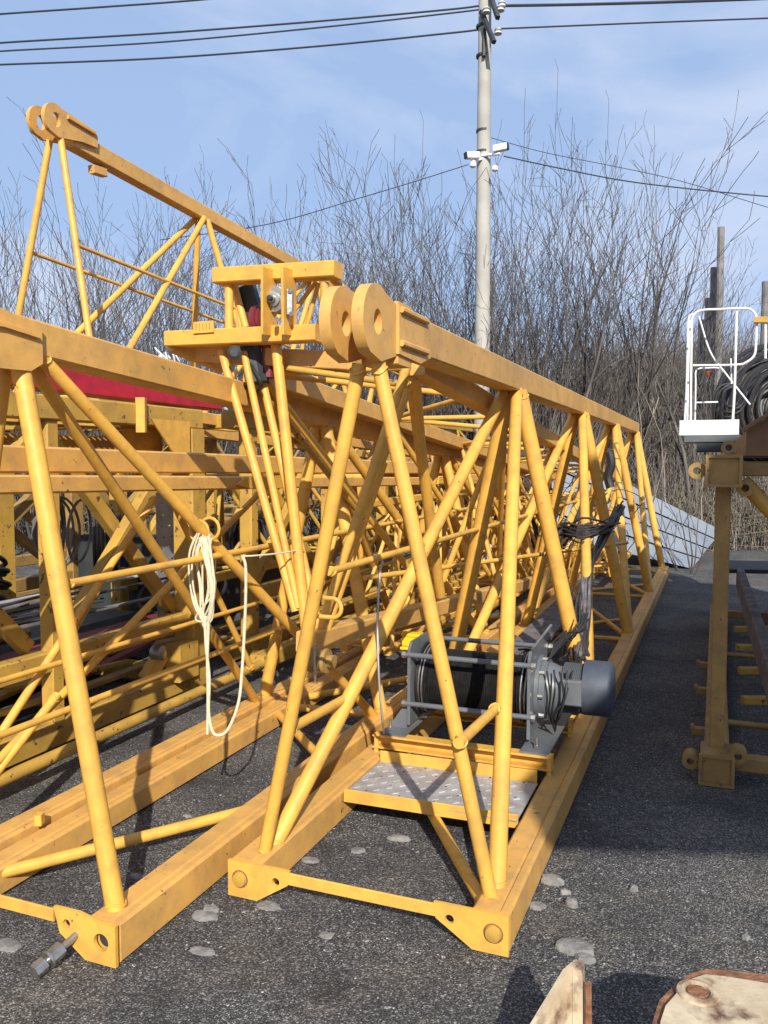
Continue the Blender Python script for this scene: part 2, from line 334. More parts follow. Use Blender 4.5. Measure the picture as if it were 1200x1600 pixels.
rock(990, 1392, .035, .03, .025, 'lone round grey pebble on open ground right of the central truss')
rock(623, 1312, .10, .055, .02, 'light wedge shaped stone inside the central truss below the tread plate')
rock(560, 1330, .06, .05, .012, 'grey flat stone inside the central truss near its left chord')
rock(420, 1415, .10, .06, .008, 'pale crushed stone in front of the left end plate of the central truss')
rock(485, 1345, .08, .05, .01, 'dusty pale stone just behind the front tie bar of the central truss')
rock(215, 1370, .05, .035, .012, 'small pale stone inside the left truss near its front leg')
rock(292, 1276, .06, .03, .012, 'thin light sliver of stone above the left truss cross brace')
rock(1165, 1467, .03, .03, .018, 'single white pebble near the right edge of the yard')
rock(510, 1462, .05, .04, .008, 'faint grey stone below the middle of the front tie bar')
rock(275, 1100, .07, .05, .04, 'broken grey lump lying behind the left truss chord')
rock(262, 1112, .04, .04, .03, 'small broken lump next to the grey lump behind the chord')

# ---------------------------------------------------------------- trusses
def ch(p, q, w=.125, h=.125, side=1, up=(0, 0, 1)): return prism(p, q, groove(w, h, side=side), up)
def lug(o, t=.034, R=.125, tail=.34, flip=1, drop=0):
    """pin lug: rounded nose towards -u, sloped shoulders into the chord, round pin hole; o = pin centre"""
    pts = [(R * math.cos(a), R * math.sin(a)) for a in np.linspace(math.radians(62), math.radians(238), 16)]
    pts = pts + [(.03, -R * 1.02), (tail * .62, -.085 - drop), (tail, -.075 - drop), (tail, .045), (tail * .62, .075)]
    return plate(np.asarray(o) - V * t / 2, U, Zv, V * t, pts, [hole(0, 0, .036, .043)])
def ring_handle(T, c, a, b, r, wire=.008, name='ring', arc=(0, 2 * math.pi), legs=0.0):
    pts = [c + a * r * math.cos(t) + b * r * math.sin(t) for t in np.linspace(arc[0], arc[1], 20)]
    if legs: pts = [pts[0] - a * legs] + pts + [pts[-1] - a * legs]
    return obj(name, path(pts, wire, 8), 'yellow', T)

# ---- A: central truss carrying the winch
TA = thing('lattice_truss', 'yellow triangular lattice truss in the centre carrying the grey winch on its floor', 'truss', W(0, .54, 0), 'lattice trusses lying in the yard')
vl, vr, vt, zt = .065, 1.015, .565, 2.125
obj('chord', ch(W(.012, vl, .072), W(9.9, vl, .072), .13, .14, side=1), 'yellow_less_lit', TA, label='left bottom chord with a weld seam along its top')
obj('chord', ch(W(.012, vr, .072), W(9.9, vr, .072), .13, .14, side=1), 'yellow_less_lit', TA, label='right bottom chord passing under the blue motor')
obj('chord', box(W(.20, vt, zt), W(10.02, vt, zt), .125, .145, .008), 'yellow_less_lit', TA, label='top chord ending in the two pin lugs')
for i, (v0, s) in enumerate(((vl, 1), (vr, -1))):     # end plates with sloped inner corner
    c = W(-.004, v0 - s * .066, 0)
    pl = plate(c, V * s, Zv, -U * .014, [(0, .004), (.125, .004), (.255, .088), (.262, .142), (0, .142)], [hole(.205, .092, .016), hole(.052, .075, .03)])
    obj('end_plate', pl, 'yellow', TA)
    obj('pin_gap', lathe(W(-.0135, v0 - s * .014, .075), -U, [(0, .036), (.0055, .0345)], 20), 'rust', TA)
    obj('pin', lathe(W(-.034, v0 - s * .014, .075), U, [(0, .010), (.004, .026), (.014, .030), (.03, .030)], 16), 'oldyellow', TA)
obj('tie_bar', box(W(-.012, vl + .19, .112), W(-.012, vr - .19, .112), .009, .045, .002), 'yellow', TA)
for k, dv in enumerate((-.058, .058)):
    obj('lug_plate', lug(W(-.055, vt + dv - .014, 2.112), t=.042), 'yellow_less_lit', TA)
obj('lug_web', box(W(.19, vt - .07, 2.1), W(.19, vt + .07, 2.1), .14, .22, .004), 'yellow_less_lit', TA)
obj('cheek_plate', plate(W(.16, vt + .066, zt), U, Zv, V * .012, [(-.05, .070), (.26, .070), (.30, .03), (.30, -.075), (.18, -.11), (-.05, -.10)]), 'yellow_less_lit', TA)
for z in (.055, -.062): obj('weld_rib', box(W(.12, vt + .084, zt + z), W(.40, vt + .084, zt + z), .018, .022, .006), 'yellow_less_lit', TA)
topn = [0.02, 2.22, 4.75, 7.22, 9.92]; botn = [.10, 2.45, 4.9, 7.4, 9.85]
def legs(T, topn, botn, vl, vr, vt, z0, ztop, r0=.0255, rd=.036, rv=.046, slope=0.0, mirror=False, m='yellow', cut=0.0):
    for s, v0 in ((-1, vl), (1, vr)):
        vin = v0 - s * .02; vtt = vt + s * .035
        for i, ut in enumerate(topn):
            zz = lambda uu: slope * uu
            if i < len(botn):
                rr = r0 if i == 0 else rv
                obj('brace', wtube(W(botn[i], vin, z0 + zz(botn[i])), W(ut, vtt, ztop + zz(ut) - (cut if i == 0 else 0)), rr), m, T)
            if not mirror and i + 1 < len(topn) and i < len(botn):
                obj('brace', wtube(W(botn[i] + .06, vin, z0 + zz(botn[i])), W(topn[i + 1] - .07, vtt, ztop + zz(topn[i + 1])), rd if i else .034), m, T)
            if mirror and i + 1 < len(botn):
                obj('brace', wtube(W(ut + .08, vtt, ztop + zz(ut)), W(botn[i + 1] - .06, vin, z0 + zz(botn[i + 1])), r0 if i == 0 else rd), m, T)
legs(TA, topn, botn, vl, vr, vt, .11, 2.06, cut=.075)
def lacing(T, nodes, va, vb, z, r=.022, m='yellow'):
    for i, a in enumerate(nodes):
        for j in (i - 1, i, i + 1):
            if 0 <= j < len(nodes) and not (i == 0 and j == 0):
                obj('cross_brace', wtube(W(a, va, z), W(nodes[j] + .02 * (i - j), vb, z + .004 * (j - i)), r), m, T)
for i in range(1, 5):
    obj('cross_brace', wtube(W(botn[i], vl + .05, .07), W(botn[i], vr - .05, .07), .021), 'yellow', TA)
    obj('cross_brace', wtube(W((botn[i] if i > 1 else 1.6) - .12, vl + .05, .075), W(botn[i - 1] + (.12 if i > 1 else .03), vr - .05, .075), .024), 'yellow', TA)
    if i < 4: obj('cross_brace', wtube(W(botn[i] + .12, vl + .05, .066), W(botn[i] + 1.1, vr - .05, .066), .021), 'yellow', TA)
obj('mid_rail', wtube(W(.17, .335, 1.232), W(9.7, .335, 1.228), .0145), 'yellow', TA)
def onR(x, y): return on(x, y, W(0, vr, .1), np.cross(U, W(0, vt + .03, 2.06) - W(0, vr - .02, .1)))
def onL(x, y): return on(x, y, W(0, vl, .1), np.cross(U, W(0, vt - .03, 2.06) - W(0, vl + .02, .1)))
obj('brace', wtube(onR(716, 1162), onR(776, 1106), .019), 'yellow', TA)
obj('brace', wtube(onL(448, 1142), onL(556, 1082), .020), 'yellow', TA)
# lifting loop on the left front leg
lp = W(.12, .17, 0); cL = pu(520, 950, .15)
obj('lifting_loop', path([cL + V * x + Zv * z for x, z in [(-.09, .036), (-.02, .036)] + [(.035 * math.cos(t), .036 * math.sin(t)) for t in np.linspace(1.4, -1.4, 9)] + [(-.02, -.036), (-.10, -.036)]], .0085, 8), 'yellow', TA)
# tread plate tray
obj('tray_front', box(W(.735, vl + .075, .125), W(.755, vr - .075, .125), .008, .06, .002), 'yellow', TA)
obj('tray_back', box(W(1.18, vl + .075, .15), W(1.20, vr - .085, .15), .008, .075, .002), 'yellow', TA)
hl = []
for i in range(5):
    for j in range(9):
        if (i + j) % 2 == 0 and random.random() < .93: hl.append(hole(.07 + .09 * i + .01 * (j % 2), .08 + j * .082, .012, .006, 6))
tp = plate(W(.742, vl + .072, .128), U, V, Zv * .004, [(0, 0), (.44, 0), (.44, .80), (.002, .80)], hl)
M['tread'] = mat('tread_plate_steel', (.42, .40, .385), .5, metal=.3, var=.2, scale=14, bump=.3, bscale=60, dirt=(.24, .20, .16), dirt_amt=.6)
TR = obj('tread_plate', tp, 'tread', TA, smooth=False)
P_, Q_ = [], []
for i in range(9):
    for j in range(16):
        c = np.array(W(.775 + i * .047, vl + .1 + j * .048, .1325)); dd = (U + V) if (i + j) % 2 else (U - V)
        P_.append(c - dd * .011); Q_.append(c + dd * .011)
vs_, q_ = sticks(P_, Q_, np.full(len(P_), .0032), np.full(len(P_), .0032), 4)
o = obj('tread_rib', (list(vs_), [tuple(int(k) for k in r) for r in q_]), 'tread', TR, smooth=False, kind='stuff')
# winch cradle: two channels on stub posts
for uu_ in (1.30, 1.90):
    for zz_, hh in ((.228, .010), (.168, .010)): obj('cradle_flange', box(W(uu_, .06, zz_), W(uu_, .985, zz_), .07, hh, .002), 'yellow', TA)
    obj('cradle_web', box(W(uu_ + .02, .06, .198), W(uu_ + .02, .985, .198), .008, .05, .001), 'yellow', TA)
    for v_ in (.075, .97): obj('cradle_post', box(W(uu_ - .02, v_, .10), W(uu_ - .02, v_, .238), .022, .022, .003, up=(1, 0, 0)), 'yellow', TA)

# ---- B: left front truss
TB = thing('lattice_truss', 'yellow triangular lattice truss at the left front with a cream cord hung from it', 'truss', W(-.53, -.58, 0), 'lattice trusses lying in the yard')
vlb, vrb, vtb = -.99, -.155, -.575
obj('chord', ch(W(-.52, vlb, .072), W(9.3, vlb, .072), .13, .14, side=1), 'yellow_less_lit', TB)
obj('chord', ch(W(-.46, vlb + .14, .06), W(3.4, vlb + .14, .06), .12, .11, side=1), 'yellow_less_lit', TB, label='doubling angle bolted beside the left chord')
obj('chord', ch(W(-.52, vrb, .072), W(9.3, vrb, .072), .13, .14, side=1), 'yellow_less_lit', TB)
sB = -.068
obj('chord', box(W(-.50, vtb, 2.085), W(9.3, vtb, 2.085 + sB * 9.8), .12, .125, .008), 'yellow_less_lit', TB)
for v0, s in ((vlb, 1), (vrb, -1)):
    c = W(-.536, v0 - s * .066, 0)
    obj('end_plate', plate(c, V * s, Zv, -U * .014, [(0, .004), (.125, .004), (.23, .075), (.255, .16), (.15, .16), (.06, .142), (0, .142)], [hole(.20, .112, .015), hole(.058, .078, .030)]), 'yellow', TB)
obj('hole_shade_disc', lathe(W(-.5215, vrb + .008, .078), -U, [(0, .0275), (.003, .0275)], 20), 'darksteel', TB)  # flat dark disc paints the shade inside the open pin hole
obj('tie_bar', box(W(-.545, vlb + .19, .128), W(-.545, vrb - .19, .128), .009, .045, .002), 'yellow', TB)
for dv in (-.065, .065): obj('lug_plate', lug(W(-.80, vtb + dv, 2.07), tail=.42), 'yellow_less_lit', TB)
def pxplate(pts, v, th):
    o_ = W(0, v, 0); return plate(o_, U, Zv, V * th, [(float(np.dot(pv(x, y, v) - o_, U)), float(pv(x, y, v)[2])) for x, y in pts])
obj('cheek_plate', pxplate([(-120, 462), (0, 486), (38, 497), (52, 508), (60, 524), (0, 512), (-120, 490)], -.512, .014), 'yellow_less_lit', TB)
obj('weld_rib', pxplate([(-120, 488), (0, 505), (56, 524), (56, 529), (0, 511), (-120, 495)], -.50, .02), 'yellow_less_lit', TB)
obj('gusset', pxplate([(-120, 520), (0, 545), (60, 562), (60, 569), (42, 580), (0, 576), (-120, 560)], -.512, .02), 'yellow_less_lit', TB)
bt = [-.44, 1.98, 4.4, 6.8]; bb = [-.45, 1.95, 4.4, 6.8]
for s, v0 in ((-1, vlb), (1, vrb)):
    vin = v0 - s * .01
    for i in range(4):
        obj('brace', wtube(W(bb[i], vin, .12), W(bt[i], vtb + s * .03, 2.03 + sB * (bt[i] + .5)), .033 if i == 0 else .038), 'yellow', TB)
        if i < 3: obj('brace', wtube(W(bt[i] + .09, vtb + s * .03, 2.03 + sB * (bt[i] + .5)), W(bb[i + 1] - .06, vin, .10), .025 if i == 0 else .031), 'yellow', TB)
obj('mid_rail', wtube(W(-.42, -.39, 1.225), W(9, -.39, 1.215), .0150), 'yellow', TB)
obj('mid_rail', wtube(W(-.42, -.84, .60), W(9, -.80, .60), .0150), 'yellow', TB)
obj('cross_brace', wtube(gz(-75, 1383, .085), gz(426, 1256, .085), .024), 'yellow', TB)
for a, b in (((1.97, vlb), (1.2, vrb)), ((1.97, vlb), (2.02, vrb)), ((2.0, vlb), (3.1, vrb)), ((4.4, vlb), (3.2, vrb)), ((4.4, vlb), (4.4, vrb)), ((4.4, vlb), (5.6, vrb))):
    obj('cross_brace', wtube(W(a[0], a[1] + .04, .085), W(b[0], b[1] - .04, .085), .024), 'yellow', TB)
bq = pv(290, 640 - 540 + 1100, -.9)
for (x, y) in ((305, 830), (322, 826)):
    c = pu(x + 6, y, .46); obj('cord_ring', path([c + V * .048 * math.cos(t) + Zv * .048 * math.sin(t) for t in np.linspace(0, 6.28, 18)], .007, 6, True), 'yellow', TB)
obj('cleat', box(W(-.05, vlb + .1, .145), W(-.05, vlb + .1, .19), .04, .03, .003), 'yellow', TB)
# bolt lying in B's right plate
tb = thing('bolt', 'grey steel coupling bolt stuck through the plate of the left front truss', 'bolt', gz(95, 1490, .02))
p0 = pu(108, 1471, -.575); p1 = pu(72, 1503, -.66)
dB = nrm(p1 - p0)
obj('shank', tube(p0 + dB * -.03, p1, .012), 'steel', tb); obj('nut', prism(p0 + dB * .03, p0 + dB * .075, circ(.026, 6)), 'steel', tb)
obj('washer', tube(p0 + dB * .076, p0 + dB * .084, .030), 'steel', tb); obj('bolt_head', prism(p0 + dB * .095, p0 + dB * .135, circ(.024, 6)), 'steel', tb)

# ---- F: inverted truss wedged between A and B, with the pulley head on its near end
TF = thing('pulley_head_truss', 'inverted yellow lattice truss between the front trusses with a boxed pulley head', 'truss', W(.9, -.05, 0), 'lattice trusses lying in the yard')
sF = -.081; f = lambda uu, z: z + sF * (uu - .9)
for v0 in (-.45, .40):
    obj('chord', box(W(.95, v0, f(.95, 2.095)), W(9.2, v0, f(9.2, 2.095)), .10, .105, .007), 'yellow_less_lit', TF)
obj('chord', box(W(.75, -.06, f(.75, .80)), W(8.6, -.06, f(8.6, .80)), .10, .10, .007), 'yellow_less_lit', TF)
ft = [1.0, 2.75, 4.5, 6.3, 8.1]
for v0 in (-.45, .40):
    for i, a in enumerate(ft):
        obj('brace', tube(W(a, v0 * .93, f(a, 2.05)), W(a - .1, -.06, f(a, .84)), .020), 'yellow', TF)
        if i < 4: obj('brace', tube(W(a + .05, v0 * .93, f(a, 2.05)), W(ft[i + 1] - .1, -.06, f(ft[i + 1], .84)), .021), 'yellow', TF)
for i, a in enumerate(ft):
    obj('cross_brace', tube(W(a, -.42, f(a, 2.09)), W(a, .38, f(a, 2.09)), .016), 'yellow', TF)
    if i < 4:
        obj('cross_brace', tube(W(a, -.42, f(a, 2.09)), W(a + .85, .38, f(a + .85, 2.09)), .016), 'yellow', TF)
        obj('cross_brace', tube(W(a + .9, .38, f(a + .9, 2.09)), W(ft[i + 1], -.42, f(ft[i + 1], 2.09)), .016), 'yellow', TF)
obj('cross_brace', tube(pu(440, 574, .95), pu(640, 602, .98), .016), 'oldyellow', TF)
# head: lateral box beams, posts, pin carriers
q = lambda x, y: pu(x, y, .86)
obj('head_beam', box(q(266, 531), q(500, 521), .10, .075, .005), 'yellow', TF, label='lower beam of the pulley head')
obj('head_beam', box(q(340, 433), q(529, 422), .10, .072, .005), 'yellow', TF, label='upper beam of the pulley head')
obj('head_beam', box(pu(300, 552, 1.0), pu(560, 566, 1.0), .10, .085, .005), 'yellow_less_lit', TF)
obj('head_beam', box(q(268, 538), pu(352, 572, 1.15), .07, .07, .005), 'yellow_less_lit', TF)
for x0, x1 in ((358, 358), (507, 508)): obj('post', tube(q(x0, 442), q(x1, 517), .021), 'yellow', TF)
for x0, y0, x1, y1, r in ((366, 446, 384, 512, .018), (366, 450, 377, 515, .010), (498, 442, 478, 514, .011), (494, 440, 461, 484, .011), (520, 436, 540, 455, .018)):
    obj('stay', tube(pu(x0, y0, .95), pu(x1, y1, .95), r), 'yellow', TF)
for x in (420, 451): obj('carrier_plate', box(pu(x, 420, .78), pu(x + (1 if x > 430 else 0), 524, .80), .012, .13, .002, up=U), 'yellow', TF)
# long tubes of the head down to the bottom chord
for a, b, r in (((431, 535), (480, 1000), .026), ((346, 548), (462, 955), .021), ((381, 550), (466, 950), .018), ((636, 572), (508, 960), .021)):
    obj('brace', tube(pu(*a, .90), pu(*b, .82), r), 'yellow', TF)
obj('brace', tube(pu(641, 580, 1.15), pu(688, 930, 1.9), .030), 'yellow', TF, label='shaded tube hanging behind the front pin lugs')
obj('brace', tube(pu(598, 722, 1.1), pu(500, 1010, .9), .026), 'yellow', TF)
obj('brace', tube(pu(398, 595, .98), pu(560, 800, 2.1), .018), 'oldyellow', TF)
# pulley
c = q(434, 470); ax = nrm(np.array([-.22, -.96, -.06]))
pu_ = obj('pulley', lathe(c + ax * -.06, ax, [(0, .040), (.02, .060), (.03, .060), (.04, .048), (.08, .048), (.09, .062), (.10, .062), (.104, .052), (.108, .052), (.112, .060), (.12, .058), (.122, .034), (.135, .034), (.137, .018), (.155, .018)], 32), 'steel', TF)
obj('spindle', lathe(c + ax * .07, ax, [(0, .013), (.045, .013), (.05, .008)], 12), 'darksteel', pu_)
obj('clamp_bar', box(pu(410, 453, .76), pu(410, 492, .76), .012, .012, .002), 'steel', TF)
obj('clamp_bar', box(pu(453, 453, .76), pu(453, 492, .76), .035, .03, .004), 'steel', TF)
for x, y in ((453, 454), (455, 490), (432, 498)): obj('bolt_head', prism(pu(x, y, .735), pu(x, y, .765), circ(.011, 6)), 'steel', TF)
for k in range(3):
    cc = pu(402 + 7 * k, 500, .98 + .02 * k)
    obj('rope_sheave', lathe(cc - V * .012, V, [(0, .06), (.004, .072), (.012, .058), (.020, .072), (.024, .06)], 26), 'maroon', TF)
obj('rope_guard', box(pu(385, 448, 1.0), pu(405, 520, 1.0), .06, .09, .01), 'darksteel', TF)
obj('rope_guard', box(pu(392, 535, .98), pu(404, 600, .98), .16, .10, .03), 'darksteel', TF)
obj('rope_guard', box(pu(420, 532, 1.0), pu(418, 590, 1.0), .10, .10, .03), 'maroon', TF)
obj('spindle_end', lathe(pu(368, 552, .85), np.array([0, -1.0, 0]), [(0, .03), (.03, .034), (.04, .02)], 16), 'darksteel', TF)
obj('cable', path(spline([pu(375, 545, .95), pu(395, 575, .9), pu(408, 600, .9), pu(396, 615, .95), pu(385, 605, 1.0)]), .009), 'black', TF)
# small plate with stamped slots
pb = obj('tally_plate', plate(pu(302, 521, .80), V, Zv, U * .006, [(0, 0), (.115, 0), (.115, .055), (0, .055)], [[(.014 + .019 * k, .012), (.019 + .019 * k, .012), (.019 + .019 * k, .043), (.014 + .019 * k, .043)] for k in range(5)]), 'yellow', TF, smooth=False)
# sheave block on the bottom chord of F
c = pu(500, 1032, .70)
sb = obj('sheave_block', lathe(c - V * .05, V, [(0, .030), (.0, .055), (.015, .058), (.03, .046), (.06, .046), (.075, .058), (.09, .055), (.092, .03), (.12, .03)], 24), 'rustyellow', TF)
obj('block_strap', box(c - Zv * .07 - U * .05, c + Zv * .07 - U * .05, .02, .012, .003), 'steel', sb)
obj('block_bolt', tube(c - Zv * .085 - U * .05 + V * .0, c + Zv * .085 - U * .05, .006), 'steel', sb)

# ---- C: truss stacked high at the back left
c0 = np.array(at(78, 207, 6.0)); tC = nrm(ray(1120, 785)); latC = nrm(np.array([tC[1], -tC[0], 0]))
def C_(s, a, h): return c0 + tC * s + latC * a + np.cross(latC, tC) * h
TC = thing('lattice_truss', 'yellow triangular lattice truss stacked highest at the back left against the sky', 'truss', C_(0, 0, -1.9), 'lattice trusses lying in the yard')
obj('chord', box(C_(.18, 0, .03), C_(9, 0, .03), .10, .125, .008), 'yellow_less_lit', TC)
def lugC(a):
    R = .110; pts = [(R * math.cos(t), R * math.sin(t)) for t in np.linspace(math.radians(62), math.radians(238), 14)] + [(.03, -R), (.26, -.05), (.42, -.03), (.42, .06), (.28, .09)]
    return plate(C_(-.02, a - .015, .07), tC, np.cross(latC, tC), latC * .03, pts, [hole(0, 0, .04, .05)])
for a in (-.075, .06): obj('lug_plate', lugC(a), 'yellow_less_lit', TC)
obj('weld_rib', box(C_(.08, .085, .13), C_(.36, .085, .13), .02, .03, .005), 'yellow_less_lit', TC)
obj('cleat', box(C_(.42, 0, -.10), C_(.56, 0, -.08), .06, .06, .004), 'yellow_less_lit', TC)
oc = np.cross(latC, tC)
# measured base corners
bl0 = C_(0, -.43, -1.86); br0 = C_(0, .43, -1.86)
ct = [0.05, 1.87, 4.1, 6.4]; cb = [0.02, 2.35, 4.5, 6.7]
for s in (-1, 1):
    for i in range(4):
        obj('brace', tube(C_(cb[i], .43 * s, -1.86), C_(ct[i], .05 * s, -.03), .024 if i == 0 else .028), 'yellow', TC)
        if i < 3: obj('brace', tube(C_(cb[i] + .04, .43 * s, -1.86), C_(ct[i + 1] - .05, .05 * s, -.03), .026), 'yellow', TC)
    obj('chord', box(C_(-.05, .45 * s, -1.90), C_(9, .45 * s, -1.90), .10, .10, .007), 'yellow_less_lit', TC)
    obj('mid_rail', tube(C_(.03, (.225) * s, -.80), C_(8, .225 * s, -.80), .014), 'yellow', TC)
for i in range(4):
    obj('cross_brace', tube(C_(cb[i], -.42, -1.86), C_(cb[i], .42, -1.86), .018), 'yellow', TC)
    if i < 3: obj('cross_brace', tube(C_(cb[i], -.42, -1.86), C_(cb[i + 1], .42, -1.86), .018), 'yellow', TC)

# ---- D: pair of long dull beams truss behind the left truss
TD = thing('beam_truss', 'long low truss behind the left front truss with twin shaded top beams', 'truss', W(-.6, -1.42, 0), 'lattice trusses lying in the yard')
sD = -.016
obj('chord', ch(W(-1.0, -1.30, 1.675), W(9.5, -1.30, 1.52), .12, .125), 'yellow_less_lit', TD, label='shaded upper top beam')
d0_, d1_ = pv(0, 757, -1.20), pv(780, 751, -1.20); dd_ = nrm(d1_ - d0_)
obj('chord', ch(d0_ - dd_ * 1.2, d1_ + dd_ * .5, .10, .085), 'yellow_less_lit', TD, label='lower top beam with a spliced end')
obj('chord', ch(W(2.75, -1.50, .13), W(9.5, -1.50, .10), .12, .12), 'oldyellow', TD)
for a_, b_, r_ in (((30, 1102), (242, 778), .021), ((83, 1100), (405, 771), .022), ((260, 762), (402, 1064), .022), ((0, 1200), (90, 1085), .022)):
    lo_, hi_ = pv(*a_, -1.46), pv(*b_, -1.42)
    if lo_[2] > hi_[2]: lo_, hi_ = hi_, lo_
    lo_ = hi_ + (lo_ - hi_) * (hi_[2] - .14) / (hi_[2] - lo_[2])
    obj('brace', wtube(hi_, lo_, r_), 'yellow', TD)
obj('chord', tube(W(-1.4, -1.46, .125), W(2.8, -1.46, .125), .034), 'oldyellow', TD, label='round bottom tube at the near end')
for i in range(2, 6):
    a = -.2 + i * 1.7
    obj('brace', tube(W(a, -1.33, .18), W(a + 1.3, -1.50, 1.5), .026), 'yellow', TD)
    obj('brace', tube(W(a + 1.7, -1.52, .18), W(a + 1.35, -1.50, 1.5), .026), 'yellow', TD)
obj('splice_plate', plate(W(1.9, -1.145, 1.50), U, Zv, V * .012, [(0, 0), (.16, -.03), (.6, -.04), (.6, .05), (.1, .035)]), 'yellow', TD)
obj('mid_rail', tube(W(-.6, -1.42, .62), W(8, -1.38, .60), .0145), 'yellow', TD)

# ---- E: climbing frames (square box frames) behind
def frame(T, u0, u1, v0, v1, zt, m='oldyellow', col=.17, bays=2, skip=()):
    for uu_ in (u0, u1):
        for v_ in (v0, v1):
            if (uu_, v_) in skip: continue
            obj('column', box(W(uu_, v_, .0), W(uu_, v_, zt - .07), col, col, .012, up=tuple(U)), m, T)
    for v_ in (v0, v1):
        obj('top_beam', box(W(u0 - .3, v_, zt), W(u1 + .085, v_, zt), .13, .135, .008), m, T)
        obj('bottom_beam', box(W(u0 - .3, v_ - .02, .10), W(u1 - .09, v_ - .02, .10), .12, .15, .008), m, T)
        obj('middle_beam', box(W(u0 + .08, v_ - .01, .52), W(u1 - .09, v_ - .01, .52), .10, .12, .008), m, T)
        L = (u1 - u0) / bays
        for k in range(bays):
            a, b = u0 + k * L, u0 + (k + 1) * L
            obj('diagonal', box(W(a + .09, v_ - .02, .60), W(b - .09, v_ - .02, zt - .14), .075, .085, .006), m, T)
            obj('diagonal', box(W(a + .09, v_ - .10, zt - .14), W(b - .09, v_ - .10, .60), .075, .085, .006), m, T)
            if k: obj('column', box(W(a, v_, .15), W(a, v_, zt - .07), .09, .09, .008, up=tuple(U)), m, T)
    for uu_ in (u0, u1):
        for z in (.1, zt): obj('end_beam', box(W(uu_, v0 - .09, z), W(uu_, v1 + .09, z), .11, .12, .008), m, T)
TE = thing('climbing_frame', 'big square yellow climbing frame with thick corner columns standing behind the left truss', 'crane frame', W(.6, -2.8, 0))
frame(TE, -1.7, 2.34, -1.80, -3.6, 1.945, bays=3)
obj('bracket', plate(W(2.2, -1.70, 1.92), -U, Zv, V * .012, [(0, 0), (.42, 0), (.10, -.30), (0, -.30)]), 'yellow', TE)
obj('bracket', plate(W(2.2, -1.93, 1.92), -U, Zv, V * .012, [(0, 0), (.46, 0), (.30, -.30), (0, -.30)]), 'yellow', TE)
obj('hook_plate', box(W(1.72, -1.72, 2.05), W(1.72, -1.72, 1.83), .05, .06, .004), 'yellow', TE)
obj('pin_bracket', box(pu(228, 1062, 1.95), pu(252, 1022, 2.05), .10, .09, .006), 'yellow', TE)
cR = pu(248, 1020, 1.93); obj('roller', lathe(cR - V * .05, V, [(0, .03), (.01, .05), (.08, .05), (.09, .03)], 20), 'steel', TE)
obj('bracket_block', box(W(2.05, -1.75, .26), W(2.26, -1.75, .26), .13, .26, .008), 'oldyellow', TE)
# grating deck (perforated plate) near the top
hs = [hole(.04 + .055 * i + .02 * (j % 2), .035 + .05 * j, .016, .012, 6) for i in range(44) for j in range(6)]
obj('grating', plate(W(-.2, -2.25, 1.86), U, V, Zv * .006, [(0, 0), (2.5, 0), (2.5, .34), (0, .34)], hs), 'oldyellow', TE, smooth=False)
obj('walkway_beam', box(W(-1.5, -2.3, 1.74), W(2.3, -2.3, 1.74), .08, .16, .008), 'yellow_less_lit', TE)
hs = [hole(.06 + .11 * i + .03 * (j % 2), .06 + .09 * j, .022, .008, 6) for i in range(5) for j in range(12)]
M['greyplate'] = mat('grey_galvanised_plate', (.30, .31, .33), .5, metal=.4, var=.2)
obj('perforated_panel', plate(W(2.75, -2.4, .35), U, Zv, V * .006, [(0, 0), (.6, 0), (.6, 1.15), (0, 1.15)], hs), 'greyplate', TE, smooth=False)
tr = thing('red_beam', 'long crimson box beam lying on top of the yellow climbing frame', 'beam', W(0, -1.95, 2.12))
obj('beam_body', box(W(-1.6, -1.86, 2.135), W(2.75, -1.86, 2.10), .16, .14, .008), 'red', tr)
obj('beam_end', box(W(2.95, -1.86, 2.115), W(3.9, -1.86, 2.10), .12, .075, .006), 'red', tr)
obj('clamp', box(W(2.72, -1.86, 2.12), W(2.96, -1.86, 2.118), .15, .10, .004), 'rustyellow', tr)
t2 = tag(obj('red_channel', box(W(-.2, -2.7, .32), W(3.4, -2.7, .32), .16, .06), 'maroon'), 'dark red channel lying low inside the climbing frame', 'beam')
TE2 = thing('climbing_frame', 'smaller yellow box frame standing farther back beyond the big climbing frame', 'crane frame', W(5, -2.4, 0))
frame(TE2, 3.4, 6.4, -1.95, -3.3, 1.98, col=.12, bays=2)
obj('top_rail', box(W(3.0, -1.72, 2.16), W(7.2, -1.72, 2.08), .07, .07), 'oldyellow', TE2)
obj('red_pipe', tube(W(3.0, -1.66, 2.10), W(7.2, -1.66, 2.02), .018), 'maroon', TE2)
TE3 = thing('climbing_frame', 'dim yellow box frame at the far left behind the big climbing frame', 'crane frame', W(2, -5, 0))
frame(TE3, .6, 5.4, -4.2, -5.6, 1.75, m='rustyellow', col=.14, bays=3)
